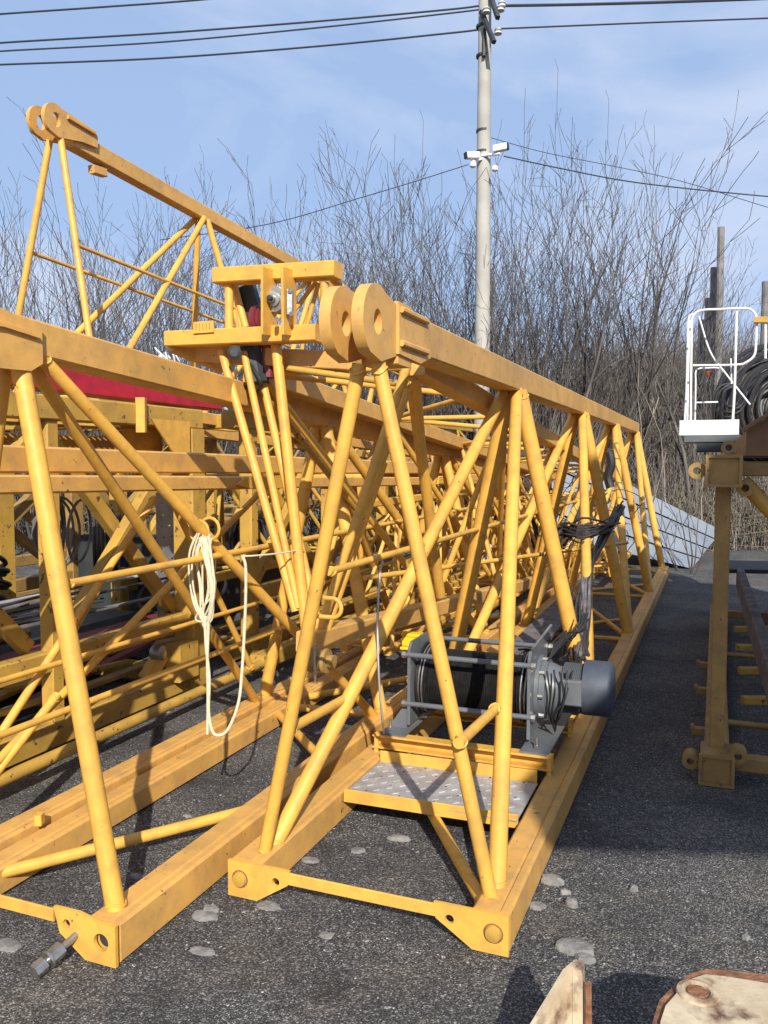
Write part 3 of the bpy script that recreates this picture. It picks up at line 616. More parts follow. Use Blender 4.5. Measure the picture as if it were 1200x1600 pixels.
# G: farther trusses seen through the lattice
def small_truss(label, u0, vc, z0, nb, Lb, h=1.3, wd=.9, ch_=.09, m='oldyellow', r=.024, g='lattice trusses lying in the yard', inv=False):
    T = thing('lattice_truss', label, 'truss', W(u0, vc, z0), g); u1 = u0 + nb * Lb
    za, zb = (z0 + .06, z0 + h) if not inv else (z0 + h, z0 + .06)
    for s in (-1, 1): obj('chord', box(W(u0, vc + s * wd / 2, za), W(u1, vc + s * wd / 2, za), ch_, ch_, .006), m, T)
    obj('chord', box(W(u0, vc, zb), W(u1, vc, zb), ch_, ch_, .006), m, T)
    for i in range(nb):
        for s in (-1, 1):
            a = u0 + .1 + i * Lb
            obj('brace', tube(W(a, vc + s * wd / 2, za), W(a + Lb / 2, vc, zb), r), m, T)
            obj('brace', tube(W(a + Lb / 2, vc, zb), W(a + Lb - .1, vc + s * wd / 2, za), r), m, T)
        obj('cross_brace', tube(W(a, vc - wd / 2, za), W(a + Lb - .1, vc + wd / 2, za), r * .8), m, T)
        obj('cross_brace', tube(W(a, vc - wd / 2, za), W(a, vc + wd / 2, za), r * .8), m, T)
    return T
small_truss('yellow lattice truss with slim tubes seen through the central truss beyond the pulley head', 5.5, -1.0, 0.0, 4, 1.5, 1.45, .85, .08, 'yellow', .022, inv=False)
small_truss('dull yellow lattice truss on the ground left of the slim tubed truss', 6.6, -2.3, 0.0, 4, 1.6, 1.35, .95)
small_truss('upper dull lattice truss stacked on others far behind the frames', 6.8, -2.4, 1.45, 4, 1.6, .75, .8, .07, 'oldyellow', .018)
small_truss('short tube truss lying low beyond the winch between the chords', 8.2, .1, .15, 3, 1.1, .95, .7, .07, 'yellow', .02)
small_truss('dim lattice truss farthest left behind the box frames', 6.3, -5.0, .9, 4, 1.7, 1.3, .9, .09, 'rustyellow')
small_truss('inverted yellow truss laid on the dull one left of the pulley head truss', 4.6, -1.75, .55, 5, 1.3, .95, .7, .07, 'yellow', .019, inv=True)
small_truss('narrow yellow truss standing just left of the pulley head truss bottom chord', 3.0, -.72, .18, 5, 1.15, 1.15, .35, .055, 'yellow', .016)
small_truss('slender yellow truss resting between the lacing near the far end', 6.4, -.35, .12, 3, 1.2, 1.05, .6, .06, 'yellow', .018, inv=True)
small_truss('weathered truss leaning low behind the twin shaded beams', 2.9, -2.35, .65, 5, 1.2, .85, .6, .07, 'oldyellow', .020)
# loose pole crossing inside the central truss
tag(obj('loose_pole', tube(pu(570, 903, 1.6), pu(980, 848, 5.2), .015), 'yellow'), 'thin yellow pole leaning through the central truss behind its braces', 'pole')

# ---------------------------------------------------------------- winch on A
TW = thing('cable_winch', 'grey electric cable winch with a black rope drum and blue-grey motor on the central truss', 'winch', W(1.62, .55, .235))
uc, zc = 1.63, .465
sdp = [(-.24, -.20), (.24, -.20), (.26, -.16), (.20, .20), (.12, .235), (-.20, .235), (-.235, .20)]
for v0 in (.205, .838):
    s_ = obj('side_plate', plate(W(uc, v0, zc), U, Zv, V * .016, sdp, [hole(0, 0, .05)]), 'grey', TW)
    obj('foot', box(W(1.28, v0 + .008 + (-.05 if v0 < .5 else .05), .238), W(1.98, v0 + .008 + (-.05 if v0 < .5 else .05), .238), .14, .010, .002), 'grey', TW)
obj('gusset', plate(W(1.40, .10, .243), V, Zv, U * .008, [(0, 0), (.10, 0), (.10, .10), (.07, .10)]), 'grey', TW)
for (uu_, zz_) in ((1.40, .635), (1.40, .375), (1.86, .635), (1.86, .33)):
    rd_ = obj('spacer_rod', tube(W(uu_, .19, zz_), W(uu_, .87, zz_), .0135), 'grey', TW)
    for v_ in (.185, .868): obj('nut', prism(W(uu_, v_ - .01, zz_), W(uu_, v_ + .012, zz_), circ(.019, 6)), 'steel', rd_)
pr = [(0, .195), (.010, .195), (.012, .165)]
k = 0; x = .02
while x < .575:
    pr += [(x, .155 if .05 < x < .53 else .170), (x + .0045, .163 if .05 < x < .53 else .177)]; x += .009
pr += [(.585, .165), (.588, .195), (.598, .195)]
dr = obj('rope_drum', lathe(W(uc, .232, zc), V, pr, 48), 'rope', TW)
for v_ in (.245, .262, .79, .812): obj('rope_turn', path([W(uc, v_ + .006 * math.sin(t), zc) + (U * math.cos(t) + Zv * math.sin(t)) * .181 for t in np.linspace(0, 6.28, 40)], .0048, 6, True), 'steel', dr)
gb = obj('gearbox', lathe(W(uc, .855, zc + .005), V, [(0, .17), (.02, .17), (.022, .15), (.05, .15), (.052, .135), (.075, .130), (.10, .118), (.125, .120)], 32), 'grey', TW)
for t in np.linspace(0, 6.28, 9)[:-1]: obj('bolt', prism(W(uc, .876, zc) + (U * math.cos(t) + Zv * math.sin(t)) * .155, W(uc, .90, zc) + (U * math.cos(t) + Zv * math.sin(t)) * .155, circ(.012, 6)), 'steel', gb)
mb = obj('motor_body', lathe(W(uc, .98, zc + .02), V, sum([[(.004 * i * 2.2, .118), (.004 * i * 2.2 + .0044, .128)] for i in range(14)], []), 32), 'grey', TW)
obj('terminal_box', box(W(uc - .13, .99, zc + .03), W(uc - .13, 1.09, zc + .03), .05, .13, .008), 'grey', mb)
obj('fan_cowl', lathe(W(uc, 1.085, zc + .03), V, [(0, .136), (.002, .139), (.12, .139), (.132, .134), (.140, .122), (.142, .08), (.142, .01)], 40), 'motor', TW)
obj('brake_lever', tube(W(1.42, .86, .72), W(1.68, .90, .79), .008), 'steel', TW)
for a_, b_ in (((1.34, .13), 0), ((1.34, .90), 0)):
    bo = obj('anchor_bolt', tube(W(a_[0], a_[1], .236), W(a_[0], a_[1], .30), .007), 'steel', TW); obj('nut', prism(W(a_[0], a_[1], .245), W(a_[0], a_[1], .262), circ(.015, 6)), 'steel', bo)
# motor leads
for k in range(5):
    j = lambda: random.uniform(-.03, .03)
    pts = [W(1.50 + j(), .92 + .03 * k, .60), W(1.46 + j(), .94 + .02 * k + j(), .50 + j()), W(1.47 + j(), .93 + .015 * k, .38), W(1.55, .95, .30 + j())]
    obj('lead', path(spline(pts, 5), .005, 6), 'black', TW)
for k in range(7):
    j = lambda s=.03: random.uniform(-s, s)
    pts = [W(1.6, .90, .62), W(1.75 + j(), .95 + j(), .70 + j()), W(2.0 + j(), 1.0 + j(), .70 + j()), W(2.25, .98 + j(), .75 + j())]
    obj('lead', path(spline(pts, 5), .0045, 6), 'black' if k % 3 else 'darksteel', TW)
# yellow limit box behind the winch
tx = thing('junction_box', 'small bright yellow limit switch box beside the winch', 'box', pu(642, 1015, 2.2))
M['brightyellow'] = mat('bright_yellow_plastic', (.80, .52, .02), .4, var=.05, bump=.03)
c = pu(644, 1000, 2.2); obj('housing', box(c - V * .055, c + V * .055, .07, .085, .012), 'brightyellow', tx); obj('lid', box(c - V * .062 + Zv * .035, c + V * .062 + Zv * .035, .08, .022, .005), 'brightyellow', tx)
obj('flange', box(c - V * .065 - Zv * .05, c + V * .065 - Zv * .05, .085, .018, .004), 'brightyellow', tx)
obj('bracket', box(c - Zv * .05, W(2.2, -.08, .16), .04, .03), 'grey', tx)
# plank walkway inside A beyond the winch
tag(obj('walk_plank', box(W(2.25, .36, .20), W(6.0, .30, .20), .26, .035, .004), 'plank'), 'grey weathered plank running along the floor beyond the winch', 'plank')
tag(obj('sheet', box(W(2.4, .12, .16), W(4.2, .14, .16), .20, .012, .004), 'yellow_less_lit'), 'flat yellow walkway sheet beside the grey plank', 'sheet')

# ---------------------------------------------------------------- cables and cords
tcable = thing('cable_bundle', 'bundle of black cables strung across and hanging down the far braces of the central truss', 'cable', W(4, .9, .1))
for k in range(34):
    j = lambda s: random.gauss(0, s)
    pts = [pu(966 + j(4), 800 + j(8), 4.6), pu(950 + j(4), 822 + j(7), 4.0), pu(910, 828 + j(8), 3.5), pu(880 + j(5), 830 + j(7), 3.7), pu(868 + j(5), 858 + j(10), 3.4), pu(884 + j(6), 930 + j(6), 3.1),
           pu(903 + j(7), 985 + j(6), 2.7), pu(902 + j(8), 1032 + j(4), 2.15)]
    if k % 3 == 0: pts = pts[:1] + [pu(935 + j(5), 850 + j(8), 3.8), pu(917 + j(5), 900, 3.3), pu(912 + j(6), 960, 2.8), pu(908 + j(6), 1024, 2.2)]
    obj('strand', path(spline(pts, 5), random.choice((.007, .009, .011)), 6), 'blackcable' if k % 6 else 'plank', tcable)
for k in range(10):
    j = lambda s: random.gauss(0, s)
    pts = [pu(905 + j(8), 975 + j(8), 2.7), pu(880 + j(10), 1002 + j(6), 2.3), pu(845 + j(6), 1010 + j(6), 2.0), pu(818 + j(8), 1022 + j(4), 1.9)]
    obj('strand', path(spline(pts, 5), .006, 6), 'blackcable', tcable)
tl = thing('wire_tangle', 'tangle of thin loose wires hanging between the far braces in front of the white panels', 'wire', W(6, .3, .3))
for k in range(26):
    c = pu(random.uniform(830, 985), random.uniform(740, 850), random.uniform(5.5, 7.5)); R_ = random.uniform(.06, .2); a1 = random.uniform(0, 6)
    pts = [c + V * R_ * math.cos(t) * (1 + .2 * math.sin(3 * t)) + Zv * R_ * .9 * math.sin(t) + U * .08 * math.cos(2 * t + a1) for t in np.linspace(a1, a1 + random.uniform(2, 6), 14)]
    obj('loop', path(pts, .0042, 5), 'blackcable' if k % 4 else 'rod', tl)
tag(obj('hanging_cloth', path(spline([pu(952, 706, 6.2), pu(955, 725, 6.2), pu(950, 745, 6.2), pu(954, 762, 6.2)], 4), .045, 8), 'black'), 'black rag hanging from the top chord near the far end', 'rag')
# cream cord hank hung from B
tk = thing('cord_hank', 'cream cord tied in a hank and hanging in a long loop from the left truss', 'cord', pv(330, 1140, -.25))
for k in range(9):
    j = lambda s: random.gauss(0, s)
    x0 = 302 + k * 3.2
    pts = [pu(x0 + 3, 834 + j(3), .42), pu(x0 - 6 + k * .6 + j(2), 870 + j(5), .42), pu(x0 - 5 + k + j(3), 920, .42), pu(312 + j(4), 962 + j(6), .42), pu(326 + j(3), 968 + j(6), .42), pu(332 + j(3), 930 + j(8), .40), pu(326 + j(4), 880 + j(4), .40), pu(318 + j(5), 840, .41)]
    obj('strand', path(spline(pts, 5), .0044, 6), 'cord', tk)
obj('strand', path(spline([pu(320, 965, .42), pu(322, 1010, .42), pu(327, 1060, .42), pu(326, 1110, .42), pu(331, 1140, .42), pu(340, 1149, .42), pu(356, 1140, .44), pu(372, 1100, .46), pu(378, 1050, .48), pu(383, 960, .5), pu(384, 890, .5), pu(379, 868, .5)], 6), .0068, 8), 'cord', tk)
obj('strand', path(spline([pu(326, 968, .42), pu(324, 1030, .42), pu(325, 1090, .42), pu(324, 1147, .42)], 5), .0068, 8), 'cord', tk)
obj('strand', path(spline([pu(379, 869, .5), pu(400, 868, .55), pu(440, 864, .7), pu(475, 858, .9)], 5), .004, 6), 'cord', tk)
tag(obj('white_cable', path(spline([pu(598, 877, .78), pu(593, 900, .8), pu(590, 980, .8), pu(592, 1060, .85), pu(597, 1120, 1.0), pu(600, 1145, 1.25)], 6), .0058, 8), 'rod'), 'thin pale grey cable hanging down inside the central truss', 'cable')

# ---------------------------------------------------------------- cable coils and scrap inside the frames
def coil(name, label, c, ax, R_, n=9, r=.012, m='blackcable', spread=.05, cat='cable coil', group=None):
    T = thing(name, label, cat, c, group); ax, a, b = basis(ax)
    for k in range(n):
        rr = R_ + random.gauss(0, spread * .4); off = random.gauss(0, spread); e = random.uniform(-.06, .06); ph = random.uniform(0, 6)
        pts = [np.asarray(c) + ax * (off + .02 * math.sin(t + ph)) + a * (rr + e * rr * math.sin(2 * t + ph)) * math.cos(t) + b * rr * math.sin(t) for t in np.linspace(0, 6.28, 30)[:-1]]
        obj('strand', path(pts, r, 6, True), m, T)
    return T
coil('cable_coil', 'grey wire rope coil hanging inside the climbing frame at the left', pv(85, 830, -2.2), V * .9 + U * .3, .22, 8, .009, 'plank')
coil('cable_coil', 'dark cable coil lying deeper inside the climbing frame', pv(165, 850, -2.9), V * .7 + U * .6, .26, 9, .012)
coil('cable_coil', 'black cable coil leaning behind the hanging cream cord', pv(390, 850, -2.6), V * .5 + U * .8, .28, 10, .013)
ts = thing('steel_scrap', 'long dark steel strips and bars lying inside the climbing frame', 'scrap', W(1, -2.6, .6))
for k in range(16):
    z = .66 + .02 * (k % 6); v_ = -2.2 - .12 * (k % 5); a = random.uniform(-1.2, .4)
    obj('strip', box(W(a, v_, z), W(a + random.uniform(1.2, 3.0), v_ + random.uniform(-.25, .25), z + random.uniform(-.05, .05)), random.uniform(.02, .07), .014, .002), random.choice(('darksteel', 'blackcable', 'plank', 'rod')), ts)
for k in range(14):
    z = .18 + .02 * (k % 4); v_ = -2.1 - .25 * (k % 5); a = random.uniform(-.5, 2.6)
    obj('strip', box(W(a, v_, z), W(a + random.uniform(.5, 2.0), v_ + random.uniform(-.3, .3), z + random.uniform(-.02, .05)), random.uniform(.03, .1), .03, .003), random.choice(('rustyellow', 'oldyellow', 'darksteel', 'maroon')), ts)
tag(obj('blue_bucket', lathe(pv(192, 885, -3.0), Zv, [(0, .06), (.15, .08), (.155, .085), (.16, .08)], 18), mat('navy_plastic', (.03, .04, .16), .4, bump=0)), 'small navy blue bucket among the scrap in the frame', 'bucket')
for k, (u_, v_, z_, R_) in enumerate(((.3, -3.0, .75, .26), (1.7, -3.3, .75, .22), (3.5, -2.7, .5, .24))):
    coil('hose_heap', ['black hose heap low inside the climbing frame near its left opening', 'black hose heap at the middle of the climbing frame', 'black hose heap between the two box frames'][k], W(u_, v_, z_), Zv * .8 + U * random.uniform(-.5, .5), R_, 16, .018, 'black', .12, 'hose', 'black hose heaps in the frames')
tm_ = thing('dark_filler_block', 'dark grey block added for the dark clutter and shade inside the climbing frame', 'filler', W(2.2, -3.1, 0))  # dark filler added to stand for black scrap and shade inside the frame
obj('housing', box(W(.8, -3.15, .22), W(3.0, -3.15, .22), .8, .34, .04), 'darksteel', tm_); obj('cover', box(W(1.1, -3.1, .42), W(1.9, -3.1, .42), .5, .08, .03), 'rustyellow', tm_)
obj('filler_disc', lathe(W(1.0, -2.74, .25), V, [(0, .16), (.02, .17), (.03, .12), (.025, .04)], 22), 'rod', tm_)
tm2 = thing('dark_filler_block', 'second dark block added for the dark clutter and shade between the box frames', 'filler', W(4.4, -3.2, 0))
obj('housing', box(W(3.6, -3.5, .5), W(6.0, -3.5, .5), .9, .9, .05), 'darksteel', tm2); obj('cover', box(W(4.0, -3.4, 1.0), W(5.4, -3.4, 1.0), .5, .12, .04), 'rustyellow', tm2)
# bundle of grey rods behind the stack
tg = thing('rod_bundle', 'splayed bundle of thin grey steel rods leaning behind the stacked trusses', 'rods', at(290, 620, 9))
for k in range(13):
    a = at(240 + random.uniform(-2, 30), 528 + random.uniform(0, 40), 9 + random.uniform(-.2, .2)); b = at(285 + k * 6 + random.uniform(-6, 6), 640, 9 + random.uniform(-.2, .2))
    obj('rod', tube(a, b, .010, 6), 'rod', tg)

# ---------------------------------------------------------------- right side: mast section with machinery on it
TM = thing('mast_section', 'mustard square tower mast section lying at the right with pin lugs on its corners', 'crane mast', W(1.8, 2.5, 0))
v0, v1, ua, ub = 1.72, 3.30, 1.86, 6.6
for v_ in (v0, v1):
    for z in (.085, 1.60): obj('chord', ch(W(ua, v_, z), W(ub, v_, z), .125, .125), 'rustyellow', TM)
def eye(c, ax, R_=.042, L=.09):
    ax, a, b = basis(ax); pts = [(R_ * math.cos(t), R_ * math.sin(t)) for t in np.linspace(0, 6.28, 21)[:-1]]
    return plate(np.asarray(c) - ax * L / 2, a, b, ax * L, pts, [hole(0, 0, R_ * .45, n=12)])
for v_, s in ((v0, -1), (v1, 1)):
    for z in (.085, 1.60):
        obj('corner_box', box(W(ua - .05, v_, z), W(ua + .16, v_, z), .16, .15, .008), 'rustyellow', TM)
        obj('box_rim', plate(W(ua - .055, v_ - .085, z - .08), V, Zv, -U * .012, [(0, 0), (.17, 0), (.17, .16), (0, .16)], [[(.015, .015), (.155, .015), (.155, .145), (.015, .145)]]), 'rustyellow', TM)
        obj('pin_eye', eye(W(ua + .02, v_ + s * .125, z + .02 * (1 if z < 1 else 0)), U), 'rustyellow', TM)
        obj('pin_eye', eye(W(ua + .02, v_ - s * .10, z + (.075 if z < 1 else -.085)), U), 'rustyellow', TM)
        obj('pin_eye', eye(W(ua + .0, v_ - s * .02, z + (-.06 if z < 1 else .115)), U, .036), 'rustyellow', TM)
        obj('eye_web', box(W(ua + .02, v_ + s * .07, z), W(ua + .02, v_ + s * .11, z), .07, .05, .003), 'rustyellow', TM)
for uu_ in (ua + .12, ub - .1):
    for v_ in (v0, v1): obj('post', box(W(uu_, v_ + .0, .14), W(uu_, v_ + .0, 1.54), .075, .08, .006, up=tuple(U)), 'rustyellow', TM)
    for z in (.085, 1.61): obj('cross_beam', box(W(uu_, v0 + .07, z), W(uu_, v1 - .07, z), .08, .075, .006), 'rustyellow', TM)
for k, uu_ in enumerate((2.35, 3.25, 4.0)):
    obj('cleat', box(W(uu_, v0 - .13, .11), W(uu_, v0 - .06, .11), .04, .05, .006), 'rustyellow', TM)
    obj('cleat_tip', box(W(uu_, v0 - .14, .13), W(uu_, v0 - .12, .13), .04, .035, .005), 'rustyellow', TM)
for uu_ in (2.55, 4.4): obj('cross_beam', tube(W(uu_, v0 + .05, .12), W(uu_, v1 - .05, .12), .018), 'rustyellow', TM)
for z0, z1, a, b in ((.14, 1.5, ua + .2, 4.2), (1.5, .14, 4.2, ub - .1)):
    obj('diagonal', tube(W(a, v1, z0), W(b, v1, z1), .028), 'rustyellow', TM)
obj('diagonal', tube(pu(1160, 752, 1.98), pu(1235, 830, 1.98), .040), 'oldyellow', TM)
for k in range(4):
    uu_ = 3.0 + k * .8; obj('diagonal', box(W(uu_, v0 + .15, .14), W(uu_ + .5, v1 - .1, .14), .06, .05), 'oldyellow', TM)
tp1 = thing('timber_beam', 'weathered grey squared timber lying inside the mast section', 'timber', W(2.6, 2.1, .2))
obj('timber', prism(W(2.15, 2.02, .38), W(6.4, 1.93, .48), rect(.07, .20, .01)), 'plank', tp1)
tag(obj('dark_sheet', box(W(6.7, 1.8, .55), W(6.9, 4.6, .60), .8, .04), 'darksteel'), 'flat dark sheet resting beyond the mast section', 'sheet')
for k in range(6):
    tag(obj('scrap_plate', box(W(2.5 + .6 * k, 2.4, .2 + .02 * k), W(2.7 + .6 * k, 3.0, .22 + .03 * k), .3, .02), random.choice(('plank', 'oldyellow', 'darksteel'))), ['nearest broken plate on the ground inside the mast section', 'second broken plate from the near end of the mast section', 'tilted broken plate third along inside the mast section', 'raised broken plate beside the grey timber midway along the mast', 'broken plate behind the midway one inside the mast section', 'farthest broken plate inside the mast section'][k], 'scrap', 'plates inside the mast section')
# machinery body on top of the mast section
TK = thing('crane_body', 'rusty brown crane machinery deck resting on the mast section at the right edge', 'crane', W(4, 3.2, 1.68))
b0, b1 = 1.95, 5.4
def hull(u0, u1, prof):  # prof in (v, z)
    n_ = len(prof); vs = [W(u0, a, b) for a, b in prof] + [W(u1, a, b) for a, b in prof]
    return vs, [(i, (i + 1) % n_, n_ + (i + 1) % n_, n_ + i) for i in range(n_)] + [tuple(range(n_))[::-1], tuple(range(n_, 2 * n_))]
obj('hull', hull(1.9, 6.4, [(1.82, 1.675), (3.6, 1.675), (3.6, 2.15), (2.15, 2.02), (1.82, 1.80)]), 'brown', TK)
obj('deck_edge', box(W(1.86, 1.80, 1.80), W(1.86, 2.16, 2.04), .05, .02, .003), 'brown', TK)
for k in range(3): obj('rib', box(W(1.88, 2.0 + .35 * k, 1.68), W(1.88, 2.0 + .35 * k, 1.98), .03, .03, .003), 'brown', TK)
obj('deck', box(W(1.9, 2.9, 2.12), W(6.4, 2.9, 2.12), 1.4, .05), 'brown', TK)
TQ = thing('hose_coil', 'fat coil of black hose heaped on the crane deck at the right edge', 'hose', at(1210, 690, 8.4))
ctr = np.array(at(1222, 640, 8.4))
for k in range(20):
    rr = .16 + .027 * k + random.uniform(-.012, .012); ph = random.uniform(0, 6); off = random.uniform(-.12, .12)
    pts = [ctr + np.array([rr * math.cos(t), off + .05 * math.sin(t + ph), .98 * rr * math.sin(t) + .02 * math.sin(3 * t + ph)]) for t in np.linspace(0, 6.28, 34)[:-1]]
    obj('strand', path(pts, .021, 7, True), 'black', TQ)
for k in range(5):
    c = np.array(at(1140 + random.uniform(-5, 5), 622 + random.uniform(-4, 4), 7.9)); rr = .08 + .016 * k
    pts = [c + np.array([rr * math.cos(t), .02 * k - .06, rr * 1.1 * math.sin(t)]) for t in np.linspace(0, 6.28, 22)[:-1]]
    obj('strand', path(pts, .010, 6, True), 'black', TQ)
TP = thing('service_platform', 'small white service platform with tubular guard rails jutting out beside the crane body', 'platform', at(1108, 680, 7.2))
def q7(x, y, Y=7.2): return pu(x, y, 4.95 + (Y - 7.2))
a, b = q7(1062, 657), q7(1155, 657)
top, bot = a[2], q7(1062, 681)[2]; mid = (top + bot) / 2
def shelf(d0, d1, zc_, dp, hh): 
    a_ = a.copy(); b_ = b.copy(); a_[2] = b_[2] = zc_; return box(a_ + V * d0 + U * dp / 2, b_ + V * d1 + U * dp / 2, dp, hh, .005)
obj('tray', shelf(0, 0, mid, .55, top - bot), 'white', TP)
obj('underframe', shelf(.04, .12, bot - .03, .5, .055), 'grey', TP)
obj('underframe', shelf(.14, .12, bot - .10, .42, .075), 'darksteel', TP)
def rail(pts, r=.013, Y=7.22): r *= .78; obj('guard_rail', path(spline([q7(x, y, Y) for x, y in pts], 6), r, 8), 'white', TP)
rail([(1079, 658), (1080, 560), (1081, 510), (1083, 494), (1096, 485), (1130, 483), (1166, 482), (1178, 488), (1182, 500), (1181, 540), (1178, 556), (1166, 566), (1150, 570), (1083, 571)])
rail([(1070, 658), (1073, 600), (1075, 520), (1077, 495), (1086, 490)], .013, 7.6)
rail([(1074, 658), (1076, 560), (1079, 500)], .010, 7.4)
rail([(1086, 658), (1087, 600), (1087, 582), (1092, 576), (1105, 575), (1122, 575), (1130, 582)], .009, 7.7)
rail([(1145, 657), (1148, 600), (1151, 486)], .014)
rail([(1092, 494), (1110, 550), (1135, 585), (1172, 632)], .009, 7.5)
rail([(1088, 629), (1122, 628)], .009, 7.7); rail([(1196, 505), (1196, 560)], .013, 7.2)
rail([(1142, 560), (1143, 600)], .009, 7.7)
obj('rail_joint', box(q7(1178, 500), q7(1200, 500), .05, .05, .004), 'oldyellow', TP)
obj('warning_lamp', lathe(q7(1108, 580, 7.6), -Zv, [(0, .012), (.01, .028), (.04, .024), (.05, .01)], 14), mat('amber_lens', (.25, .05, .015), .3, bump=0), TP)

# rusty cream parts at the bottom right, close to the camera
TX = thing('counterweight_lug', 'cream painted steel plate with rusty rim and round boss at the bottom right', 'machine part', W(-.6, 1.7, 0))
zt_ = .36
def P2(x, y): a = gz(x, y, zt_); return np.dot(a - O, U), np.dot(a - O, V)
pts = [P2(x, y) for x, y in ((1032, 1600), (1040, 1575), (1062, 1550), (1082, 1532), (1102, 1526), (1140, 1530), (1200, 1540), (1330, 1560), (1330, 1720), (1020, 1720))]
cen = np.mean(np.array(pts), axis=0); pts_o = [P2(x, y) for x, y in ((1018, 1600), (1030, 1560), (1058, 1532), (1078, 1518), (1105, 1511), (1150, 1514), (1200, 1520), (1345, 1545), (1345, 1740), (1000, 1740))]
obj('base_plate', plate(W(0, 0, .28), U, V, Zv * .075, pts_o), 'rust', TX)
obj('face_plate', plate(W(0, 0, zt_ - .006), U, V, Zv * .012, pts), 'cream', TX)
cb_ = gz(1090, 1556, zt_); obj('boss', lathe(cb_, Zv, [(.004, .050), (.012, .048), (.016, .036), (.014, .030), (.007, .028)], 24), 'cream', TX); obj('boss_hole', lathe(cb_ + Zv * .0095, Zv, [(0, .026), (.003, .024), (.006, .004)], 20), 'rust', TX)
obj('leg_block', box(W(-.95, 1.9, 0), W(-.95, 1.9, .28), .20, .3, .01), 'rust', TX)
TY = thing('steel_fin', 'upright triangular fin of flaking cream painted steel at the bottom right', 'machine part', W(-.45, 1.25, 0))
tipf = gz(893, 1506, .33)
fu = np.dot(tipf - O, U); fv = np.dot(tipf - O, V)
ah = nrm(-U * .80 - V * .60); an = np.array([ah[1], -ah[0], 0.0]); an = an if np.dot(an, V) > 0 else -an
obj('fin', plate(W(fu, fv, 0), ah, Zv, an * .016, [(0, .335), (-.01, 0), (.60, 0), (.42, .06), (.16, .20), (.03, .325)]), 'cream', TY)
obj('fin_flange', box(W(fu, fv + .022, .0), W(fu, fv + .016, .330), .030, .045, .005, up=tuple(U)), 'cream', TY)
obj('fin_flange', box(W(fu - .02, fv + .052, .0), W(fu - .02, fv + .046, .300), .018, .016, .004, up=tuple(U)), 'rust', TY)
obj('fin_foot', box(W(fu - .10, fv + .06, .20), W(fu - .14, fv + .13, .17), .07, .05, .01), 'cream', TY)
obj('fin_foot', box(W(fu - .10, fv + .06, .08), W(fu - .14, fv + .13, .08), .07, .17, .01), 'rust', TY)

# unseen block on legs behind the camera, added and shaped to shade the lane
TZ = thing('shade_caster', 'tall unseen block on legs added behind the camera to shade the lane', 'shade caster', (5, -1.7, 0))
prof = [(1.22, 3.62), (2.0, 4.45), (2.75, 7.4), (9, 7.4), (9, 3.3)]
obj('body', ([np.array([x, -1.5, z]) for x, z in prof] + [np.array([x, -2.1, z]) for x, z in prof], [(0, 1, 2, 3, 4), (9, 8, 7, 6, 5)] + [(i, (i + 1) % 5, 5 + (i + 1) % 5, 5 + i) for i in range(5)]), 'brown', TZ, smooth=False)
for x in (3.4, 8.8):
    for y in (-1.55, -2.05): obj('leg', box((x, y, 0), (x, y, 3.1), .16, .16, .01, up=(1, 0, 0)), 'brown', TZ)

# ---------------------------------------------------------------- white panelled slab behind the right end of A
TWp = thing('white_panel_stack', 'white panelled slab lying on a slant beyond the far end of the central truss', 'panels', (3.5, 13.6, 0))
tl_, tr_, bl_, br_ = at(862, 695, 14.2), at(1130, 829, 14.2), at(862, 838, 13.3), at(1080, 889, 12.6)
def sl_(s_, t_, off=0.0):
    p_ = (tl_ * (1 - s_) + tr_ * s_) * (1 - t_) + (bl_ * (1 - s_) + br_ * s_) * t_; return np.array(p_) + np.array([0, off, 0])
def slabq(s0, s1, t0, t1, o0, o1):
    p_ = [sl_(s0, t0, o0), sl_(s1, t0, o0), sl_(s1, t1, o0), sl_(s0, t1, o0)]; q_ = [sl_(s0, t0, o1), sl_(s1, t0, o1), sl_(s1, t1, o1), sl_(s0, t1, o1)]
    return p_ + q_, [(0, 1, 2, 3), (7, 6, 5, 4), (0, 4, 5, 1), (1, 5, 6, 2), (2, 6, 7, 3), (3, 7, 4, 0)]
for k in range(4):
    for s in range(5):
        sh = .07 * (k % 2)
        obj('panel', slabq(max(0, s / 5 + .003 - sh), s / 5 + .197 - sh * (s < 4), k / 4 + .012, k / 4 + .238, random.uniform(-.02, .02), .06), 'sheetgrey', TWp, smooth=False)
for k in range(4): obj('backing_strip', slabq(0, .5, k / 4, k / 4 + .25, .07, .12), 'darksteel', TWp); obj('backing_strip', slabq(.5, 1, k / 4, k / 4 + .25, .07, .12), 'darksteel', TWp)
TWq = thing('white_panel_stack', 'low pile of white blocks seen through the braces left of the white slab', 'panels', at(735, 880, 13.5))
for k in range(3): obj('block', box(at(700 + 26 * k, 872 - 4 * k, 13.5), at(722 + 26 * k, 872 - 4 * k, 13.5), .3, .26), 'white', TWq)

# ---------------------------------------------------------------- utility pole, wires, cameras
YP = 15.0; bx = at(752, 700, YP)[0]; topx = at(757, 0, YP)[0]
TPo = thing('utility_pole', 'tall round concrete utility pole carrying the power lines', 'utility pole', (bx, YP, 0))
ztop = at(755, -60, YP)[2]
obj('pole_shaft', tube((bx, YP, 0), (topx + .01, YP, ztop), .152, 24, .108), 'concrete', TPo)
for y in (42, 88, 205, 238): z = at(755, y, YP)[2]; xx = at(755, y, YP)[0]; obj('pole_band', tube((xx, YP, z - .02), (xx, YP, z + .02), .125, 20), 'darksteel', TPo)
def armp(x0, y0, x1, y1, d=-.5): obj('cross_arm', box(at(x0, y0, YP - .12), at(x1, y1, YP + d), .07, .07), 'darksteel', TPo)
armp(752, 18, 772, 66); armp(766, -8, 778, 28); obj('cross_arm', box(at(757, 45, YP - .16), at(756, 88, YP - .16), .08, .05), 'darksteel', TPo)
ins = [(760, 17), (782, 14), (778, 50), (784, 8)]
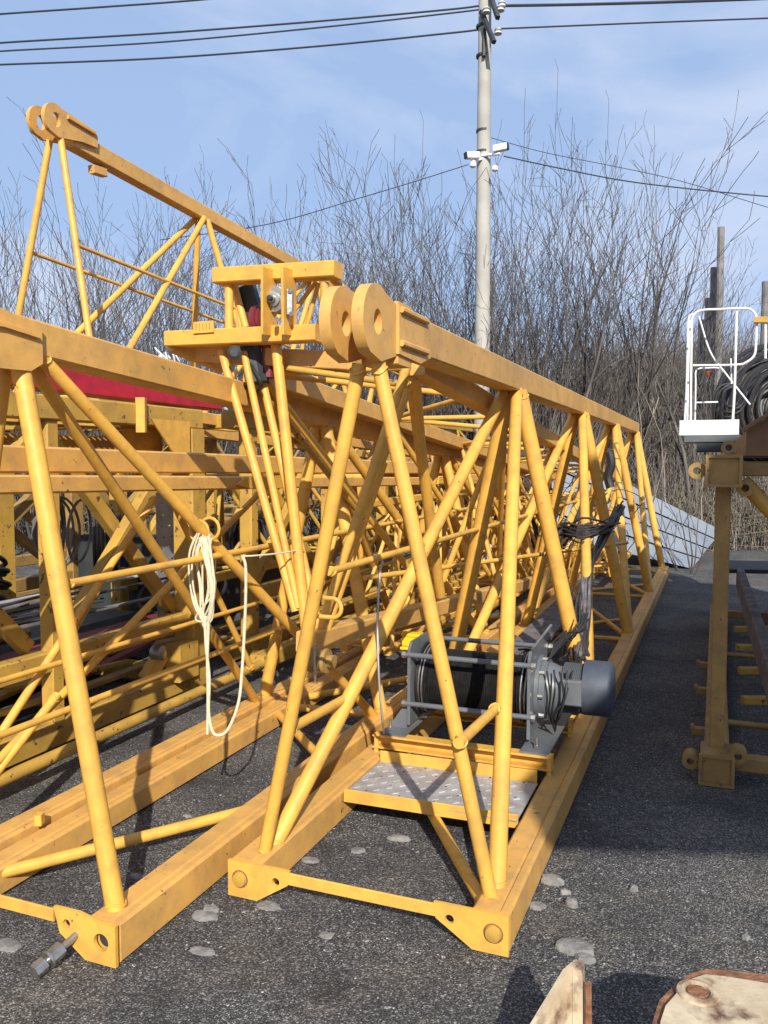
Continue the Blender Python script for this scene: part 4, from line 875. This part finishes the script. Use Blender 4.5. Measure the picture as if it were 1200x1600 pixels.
for x, y in ins:
    i_ = obj('insulator', lathe(at(x, y + 5, YP - .3), Zv, [(0, .03), (.02, .07), (.05, .06), (.06, .035), (.08, .065), (.10, .055), (.12, .02)], 16), 'ceramic', TPo)
def wire(name, label, pts, r=.012, Y0=15, Y1=15):
    P3 = [at(x, y, Y0 + (Y1 - Y0) * i / (len(pts) - 1)) for i, (x, y) in enumerate(pts)]
    tag(obj(name, path(spline(P3, 8), r, 6), 'wire'), label, 'wire')
wire('power_line', 'highest power line crossing the top left corner of the sky', [(-120, 32), (0, 22), (160, 11), (320, -1), (520, -22)], .016)
wire('power_line', 'upper of the paired power lines reaching the pole from the left', [(-120, 78), (0, 67), (250, 52), (500, 33), (700, 15), (757, 8)], .016)
wire('power_line', 'lower of the paired power lines reaching the pole from the left', [(-120, 89), (0, 80), (250, 66), (500, 43), (700, 21), (757, 14)], .014)
wire('power_line', 'lowest power line running left from the pole just below the pair', [(-120, 106), (0, 101), (250, 91), (500, 72), (700, 52), (752, 46)], .016)
wire('power_line', 'upper power line leaving the pole to the right', [(780, 9), (900, 7), (1050, 3), (1300, -6)], .024)
wire('power_line', 'lower power line leaving the pole to the right', [(779, 45), (900, 40), (1050, 34), (1320, 24)], .014)
wire('thin_cable', 'thin cable sagging right from the camera bracket across the tree tops', [(787, 244), (880, 264), (1000, 286), (1200, 307), (1320, 314)], .011)
wire('thin_cable', 'thin cable dropping left from the camera bracket into the branches', [(732, 257), (650, 283), (560, 310), (420, 350), (250, 375)], .008)
wire('thin_cable', 'faint thin cable curving right above the tall bare saplings', [(766, 215), (850, 238), (950, 258), (1060, 282), (1200, 324)], .006)
for x0, x1, lab, s in ((738, 745, 'white security camera on the left arm of the pole', -1), (782, 762, 'white security camera on the right arm of the pole', 1)):
    yb = 250 if s < 0 else 238; Tc = thing('security_camera', lab, 'camera', at(x0, yb, YP - .3), 'security cameras on the pole')
    obj('arm', box(at(753, 243 if s > 0 else 248, YP - .1), at(x0, 240 if s > 0 else 252, YP - .3), .05, .04), 'white', Tc)
    c = np.array(at(x0, yb - 7, YP - .3)); dx = np.array([s * .9, -.35, -.12 if s < 0 else .05])
    h_ = obj('housing', box(c - nrm(dx) * .12, c + nrm(dx) * .12, .11, .11, .01), 'white', Tc)
    obj('lens', box(c + nrm(dx) * .121, c + nrm(dx) * .14, .10, .10, .01), 'black', Tc)
for x, y, lab in ((739, 258, 'small white box hanging under the left camera'), (773, 264, 'small round white speaker hanging under the right camera')):
    tag(obj('signal_box', lathe(at(x, y + 4, YP - .3), Zv, [(0, .03), (.02, .055), (.08, .055), (.1, .03)], 14), 'white'), lab, 'speaker')

# weathered timber poles behind the platform
for k, (x, y0, Y, r, lab) in enumerate(((1127, 355, 20, .078, 'tallest weathered timber post behind the white platform'), (1115, 418, 20.3, .07, 'second tallest timber post just left of the tallest one'), (1106, 466, 20.6, .07, 'third timber post in the cluster behind the platform'), (1097, 500, 21, .09, 'shortest timber post at the left of the cluster'), (1197, 440, 20.4, .09, 'timber post at the right edge of the picture'))):
    a = at(x, y0, Y); tag(obj('timber_post', prism((a[0], Y, gh(a[0], Y)), (a[0], Y, a[2]), circ(r * 1.15, 10), prof2=circ(r, 10)), 'wood'), lab, 'post', 'timber posts behind the platform')

# ---------------------------------------------------------------- trees and brush
def grow(seed, H, stems, spread, twig=1.0, lean=.08, gaps=(.34, .62)):
    rnd = random.Random(seed); T = []; Cn = []
    def limb(p, d, L, r, depth, dest):
        n_ = max(3, int(L / .42)); step = L / n_; p = p.copy(); pts = [p.copy()]
        for i in range(n_):
            d = nrm(d + np.array([rnd.gauss(0, .06), rnd.gauss(0, .06), rnd.gauss(.055 if depth else .03, .03)])); q_ = p + d * step
            ra = r * (1 - .82 * i / n_); rb = r * (1 - .82 * (i + 1) / n_)
            dest.append((p.copy(), q_.copy(), max(ra, .0062), max(rb, .0050)))
            fr = (i + 1) / n_
            if depth < 3 and fr > (.18 if depth == 0 else .10):
                k_ = rnd.random() < (.66 if depth == 0 else .58) * twig
                for _ in range(1 if k_ else 0):
                    az = rnd.uniform(0, 6.28); sp_ = rnd.uniform(.35, .7) if depth else rnd.uniform(.30, .60)
                    _, a, b = basis(d); dd = nrm(d * math.cos(sp_) + (a * math.cos(az) + b * math.sin(az)) * math.sin(sp_))
                    limb(q_, dd, L * rnd.uniform(*gaps) * (1.1 - .45 * fr), rb * .62, depth + 1, Cn)
            p = q_
    for s in range(stems):
        az = rnd.uniform(0, 6.28); d = nrm([math.cos(az) * spread * rnd.random(), math.sin(az) * spread * rnd.random(), 1.0])
        b0_ = np.array([math.cos(az) * .25 * rnd.random(), math.sin(az) * .25 * rnd.random(), -.15])
        limb(b0_, d, H * rnd.uniform(.72, 1.0), .021 * H / 2.6 * rnd.uniform(.6, 1.15), 0, T)
    def mk(name, segs, m, nn):
        vs, q_ = sticks([s[0] for s in segs], [s[1] for s in segs], [s[2] for s in segs], [s[3] for s in segs], nn); return vs, q_
    return mk('trunk', T, 'bark', 5), mk('crown', Cn, 'bark', 3)
protos = []
specs = [(1, 7.5, 3, .30), (2, 8.0, 4, .40), (3, 6.5, 4, .45), (4, 8.5, 2, .22), (5, 7.0, 5, .55), (6, 7.6, 3, .35), (7, 9.0, 3, .30)]
for s_ in specs:
    (tv, tq_), (cv, cq_) = grow(*s_)
    mt = bpy.data.meshes.new('trunk'); mc = bpy.data.meshes.new('crown')
    for me_, v_, q_ in ((mt, tv, tq_), (mc, cv, cq_)):
        me_.vertices.add(len(v_)); me_.vertices.foreach_set('co', np.asarray(v_, np.float32).ravel()); me_.loops.add(q_.size); me_.loops.foreach_set('vertex_index', q_.astype(np.int32).ravel())
        me_.polygons.add(len(q_)); me_.polygons.foreach_set('loop_start', np.arange(0, q_.size, 4, dtype=np.int32)); me_.polygons.foreach_set('loop_total', np.full(len(q_), 4, np.int32)); me_.update(calc_edges=True); me_.materials.append(M['bark'])
    protos.append((mt, mc, float(max(np.percentile(np.asarray(cv)[:, 2], 98.5), 1))))
def tree(px, pytop, Y, k, label, group='bare saplings in the thicket', rz=None, lean=(0, 0)):
    mt, mc, H = protos[k]; a = at(px, pytop, Y); gx = a[0]; gz_ = gh(gx, Y); s = (a[2] - gz_) / H
    T = thing('bare_tree', label, 'tree', (gx, Y, gz_), group); T.scale = (s * .9, s * .9, s); T.rotation_euler = (lean[0], lean[1], rz if rz is not None else random.uniform(0, 6.28))
    for nme, me_ in (('trunk', mt), ('crown', mc)):
        o_ = bpy.data.objects.new(nme, me_); COL.objects.link(o_); o_.parent = T
    return T
tree(880, 215, 16.5, 6, 'tall slender bare tree right of the pole whose tip nearly reaches the thin cable')
tree(935, 245, 17.0, 3, 'tall bare tree with straight dark trunk above the central truss end')
tree(985, 250, 18.0, 1, 'tall bare tree spreading right over the bank behind the far truss end')
tree(1092, 262, 16.0, 3, 'lone thin bare tree leaning right above the timber posts', lean=(0, .02))
tree(1175, 410, 17.0, 4, 'bare tree at the right edge behind the hose coil')
tree(705, 262, 17, 5, 'bare tree immediately left of the concrete pole')
tree(800, 285, 16.0, 0, 'bare tree immediately right of the concrete pole')
tree(505, 258, 17.0, 1, 'bare tree whose tip stands highest left of the pole above the pulley head')
tree(625, 248, 17.5, 3, 'slim bare tree with an upright tip midway between pulley head and pole')
tree(45, 265, 15, 4, 'dense bare tree at the left behind the high lug plates')
tree(0, 300, 13.5, 2, 'dense grey bare tree at the left edge of the picture')
for k, (x, y, Y, p, lab) in enumerate(((850, 200, 16.2, 1, 'tall bare tree close right of the pole with its tip above the faint cable'), (905, 232, 16.8, 5, 'bare tree with forked stems between the two tallest trees right of the pole'), (960, 205, 17.2, 6, 'tall bare tree with two long upright stems over the far truss end'),
        (1010, 262, 17.6, 2, 'bare tree reaching sideways right of the tall pair over the bank'), (835, 262, 16.4, 4, 'many stemmed bare tree just right of the camera bracket'), (560, 275, 16.6, 0, 'bare tree with crooked top left of the slim upright one'), (670, 268, 16.4, 6, 'bare tree with parallel upright stems left of the pole'), (462, 262, 16.8, 5, 'bare tree rising directly above the upper pulley head beam'), (170, 300, 16, 1, 'bare tree seen under the high truss chord at the left'), (245, 290, 16, 4, 'bushy bare tree behind the second bay of the high truss'))):
    T_ = tree(x, y + (48 if x > 840 else 15), Y, p, lab); T_.scale = (T_.scale[0] * 1.12, T_.scale[1] * 1.12, T_.scale[2])
random.seed(21)
for k in range(28):
    x = -60 + 1330 * (k + random.random() * .9) / 28
    top = 330 + random.uniform(-45, 55) if x < 420 else (325 + random.uniform(-45, 70) if x < 990 else 440 + random.uniform(-50, 60))
    tree(x, top, random.uniform(15.5, 23), random.randrange(7), 'leafless grey sapling standing in the thicket behind the trusses')
random.seed(22)
for k in range(17):
    x = 120 + 880 * (k + random.random()) / 17
    tree(x, random.uniform(380, 470), random.uniform(14.5, 17), random.randrange(7), 'lower leafless grey sapling near the edge of the thicket', 'lower bare saplings in the thicket')
# dense brush mass
n = 30000
bx_ = RNG.uniform(-17, 22, n); by_ = RNG.uniform(15.2, 27, n); hz_ = np.array([gh(x, y) for x, y in zip(bx_, by_)])
Hh = RNG.uniform(.5, 3.0, n) * np.where(bx_ > 4.2, .62, 1.15); P0 = np.stack([bx_, by_, hz_ - .05], 1)
d1 = np.stack([RNG.normal(0, .22, n), RNG.normal(0, .22, n), np.ones(n)], 1) * Hh[:, None] * .5; P1 = P0 + d1
P2_ = P1 + d1 + np.stack([RNG.normal(0, .28, n), RNG.normal(0, .28, n), np.zeros(n)], 1) * Hh[:, None] * .4
v1_, q1_ = sticks(P0, P1, np.full(n, .011), np.full(n, .008)); v2_, q2_ = sticks(P1, P2_, np.full(n, .008), np.full(n, .0045))
m3 = n; base = P0 + (P1 - P0) * RNG.uniform(.4, 1, (n, 1)); e = base + np.stack([RNG.normal(0, .5, n), RNG.normal(0, .5, n), RNG.uniform(.1, .9, n)], 1) * Hh[:, None] * .35
v3_, q3_ = sticks(base, e, np.full(n, .006), np.full(n, .004))
o = fast('brush', np.concatenate([v1_, v2_, v3_]), np.concatenate([q1_, q2_ + len(v1_), q3_ + len(v1_) + len(v2_)]), 'brush', kind='stuff', loc=(2, 20, 0)); tag(o, 'dense dry brush and thin stems covering the bank behind the yard', 'brush')
# tangled dry vines on the bank
n = 30000
bx_ = RNG.uniform(-14, 18, n); by_ = RNG.uniform(15, 24, n); hz_ = np.array([gh(x, y) for x, y in zip(bx_, by_)]); P0 = np.stack([bx_, by_, hz_ + RNG.uniform(0, .9, n)], 1)
P1 = P0 + np.stack([RNG.normal(0, .32, n), RNG.normal(0, .2, n), RNG.normal(.05, .25, n)], 1)
v1_, q1_ = sticks(P0, P1, np.full(n, .006), np.full(n, .005)); o = fast('dry_vines', v1_, q1_, 'drygrass', kind='stuff', loc=(2, 19, 0)); tag(o, 'tangled dry vines and dead grass over the bank', 'undergrowth')
# pale thin shoots in front of the bank
for k, (x, y, Yy) in enumerate(((1030, 610, 14.5), (1062, 640, 14.6), (1088, 690, 14.2))):
    (tv, tq_), (cv, cq_) = grow(50 + k, 3.2, 1, .2, .6)
    a = at(x, y, Yy); T = thing('pale_sapling', ['pale thin sapling standing on the bank left of the white platform', 'pale crooked sapling under the white platform', 'small pale sapling beside the mast corner'][k], 'sapling', (a[0], Yy, 0)); s = a[2] / 3.1; T.scale = (s, s, s)
    for nme, v_, q_ in (('trunk', tv, tq_), ('crown', cv, cq_)):
        fast(nme, v_, q_, 'pale_bark', parent=T)
# dark weed shoots before the white slab
(tv, tq_), (cv, cq_) = grow(77, 2.0, 6, .9, 1.0)
a = at(1075, 870, 12.3); T = thing('weed_bush', 'dark leafless weed bush growing in front of the white slab', 'bush', (a[0], 12.3, 0)); T.scale = (.85, .85, .85)
for nme, v_, q_ in (('trunk', tv, tq_), ('crown', cv, cq_)): fast(nme, v_, q_, 'bark', parent=T)
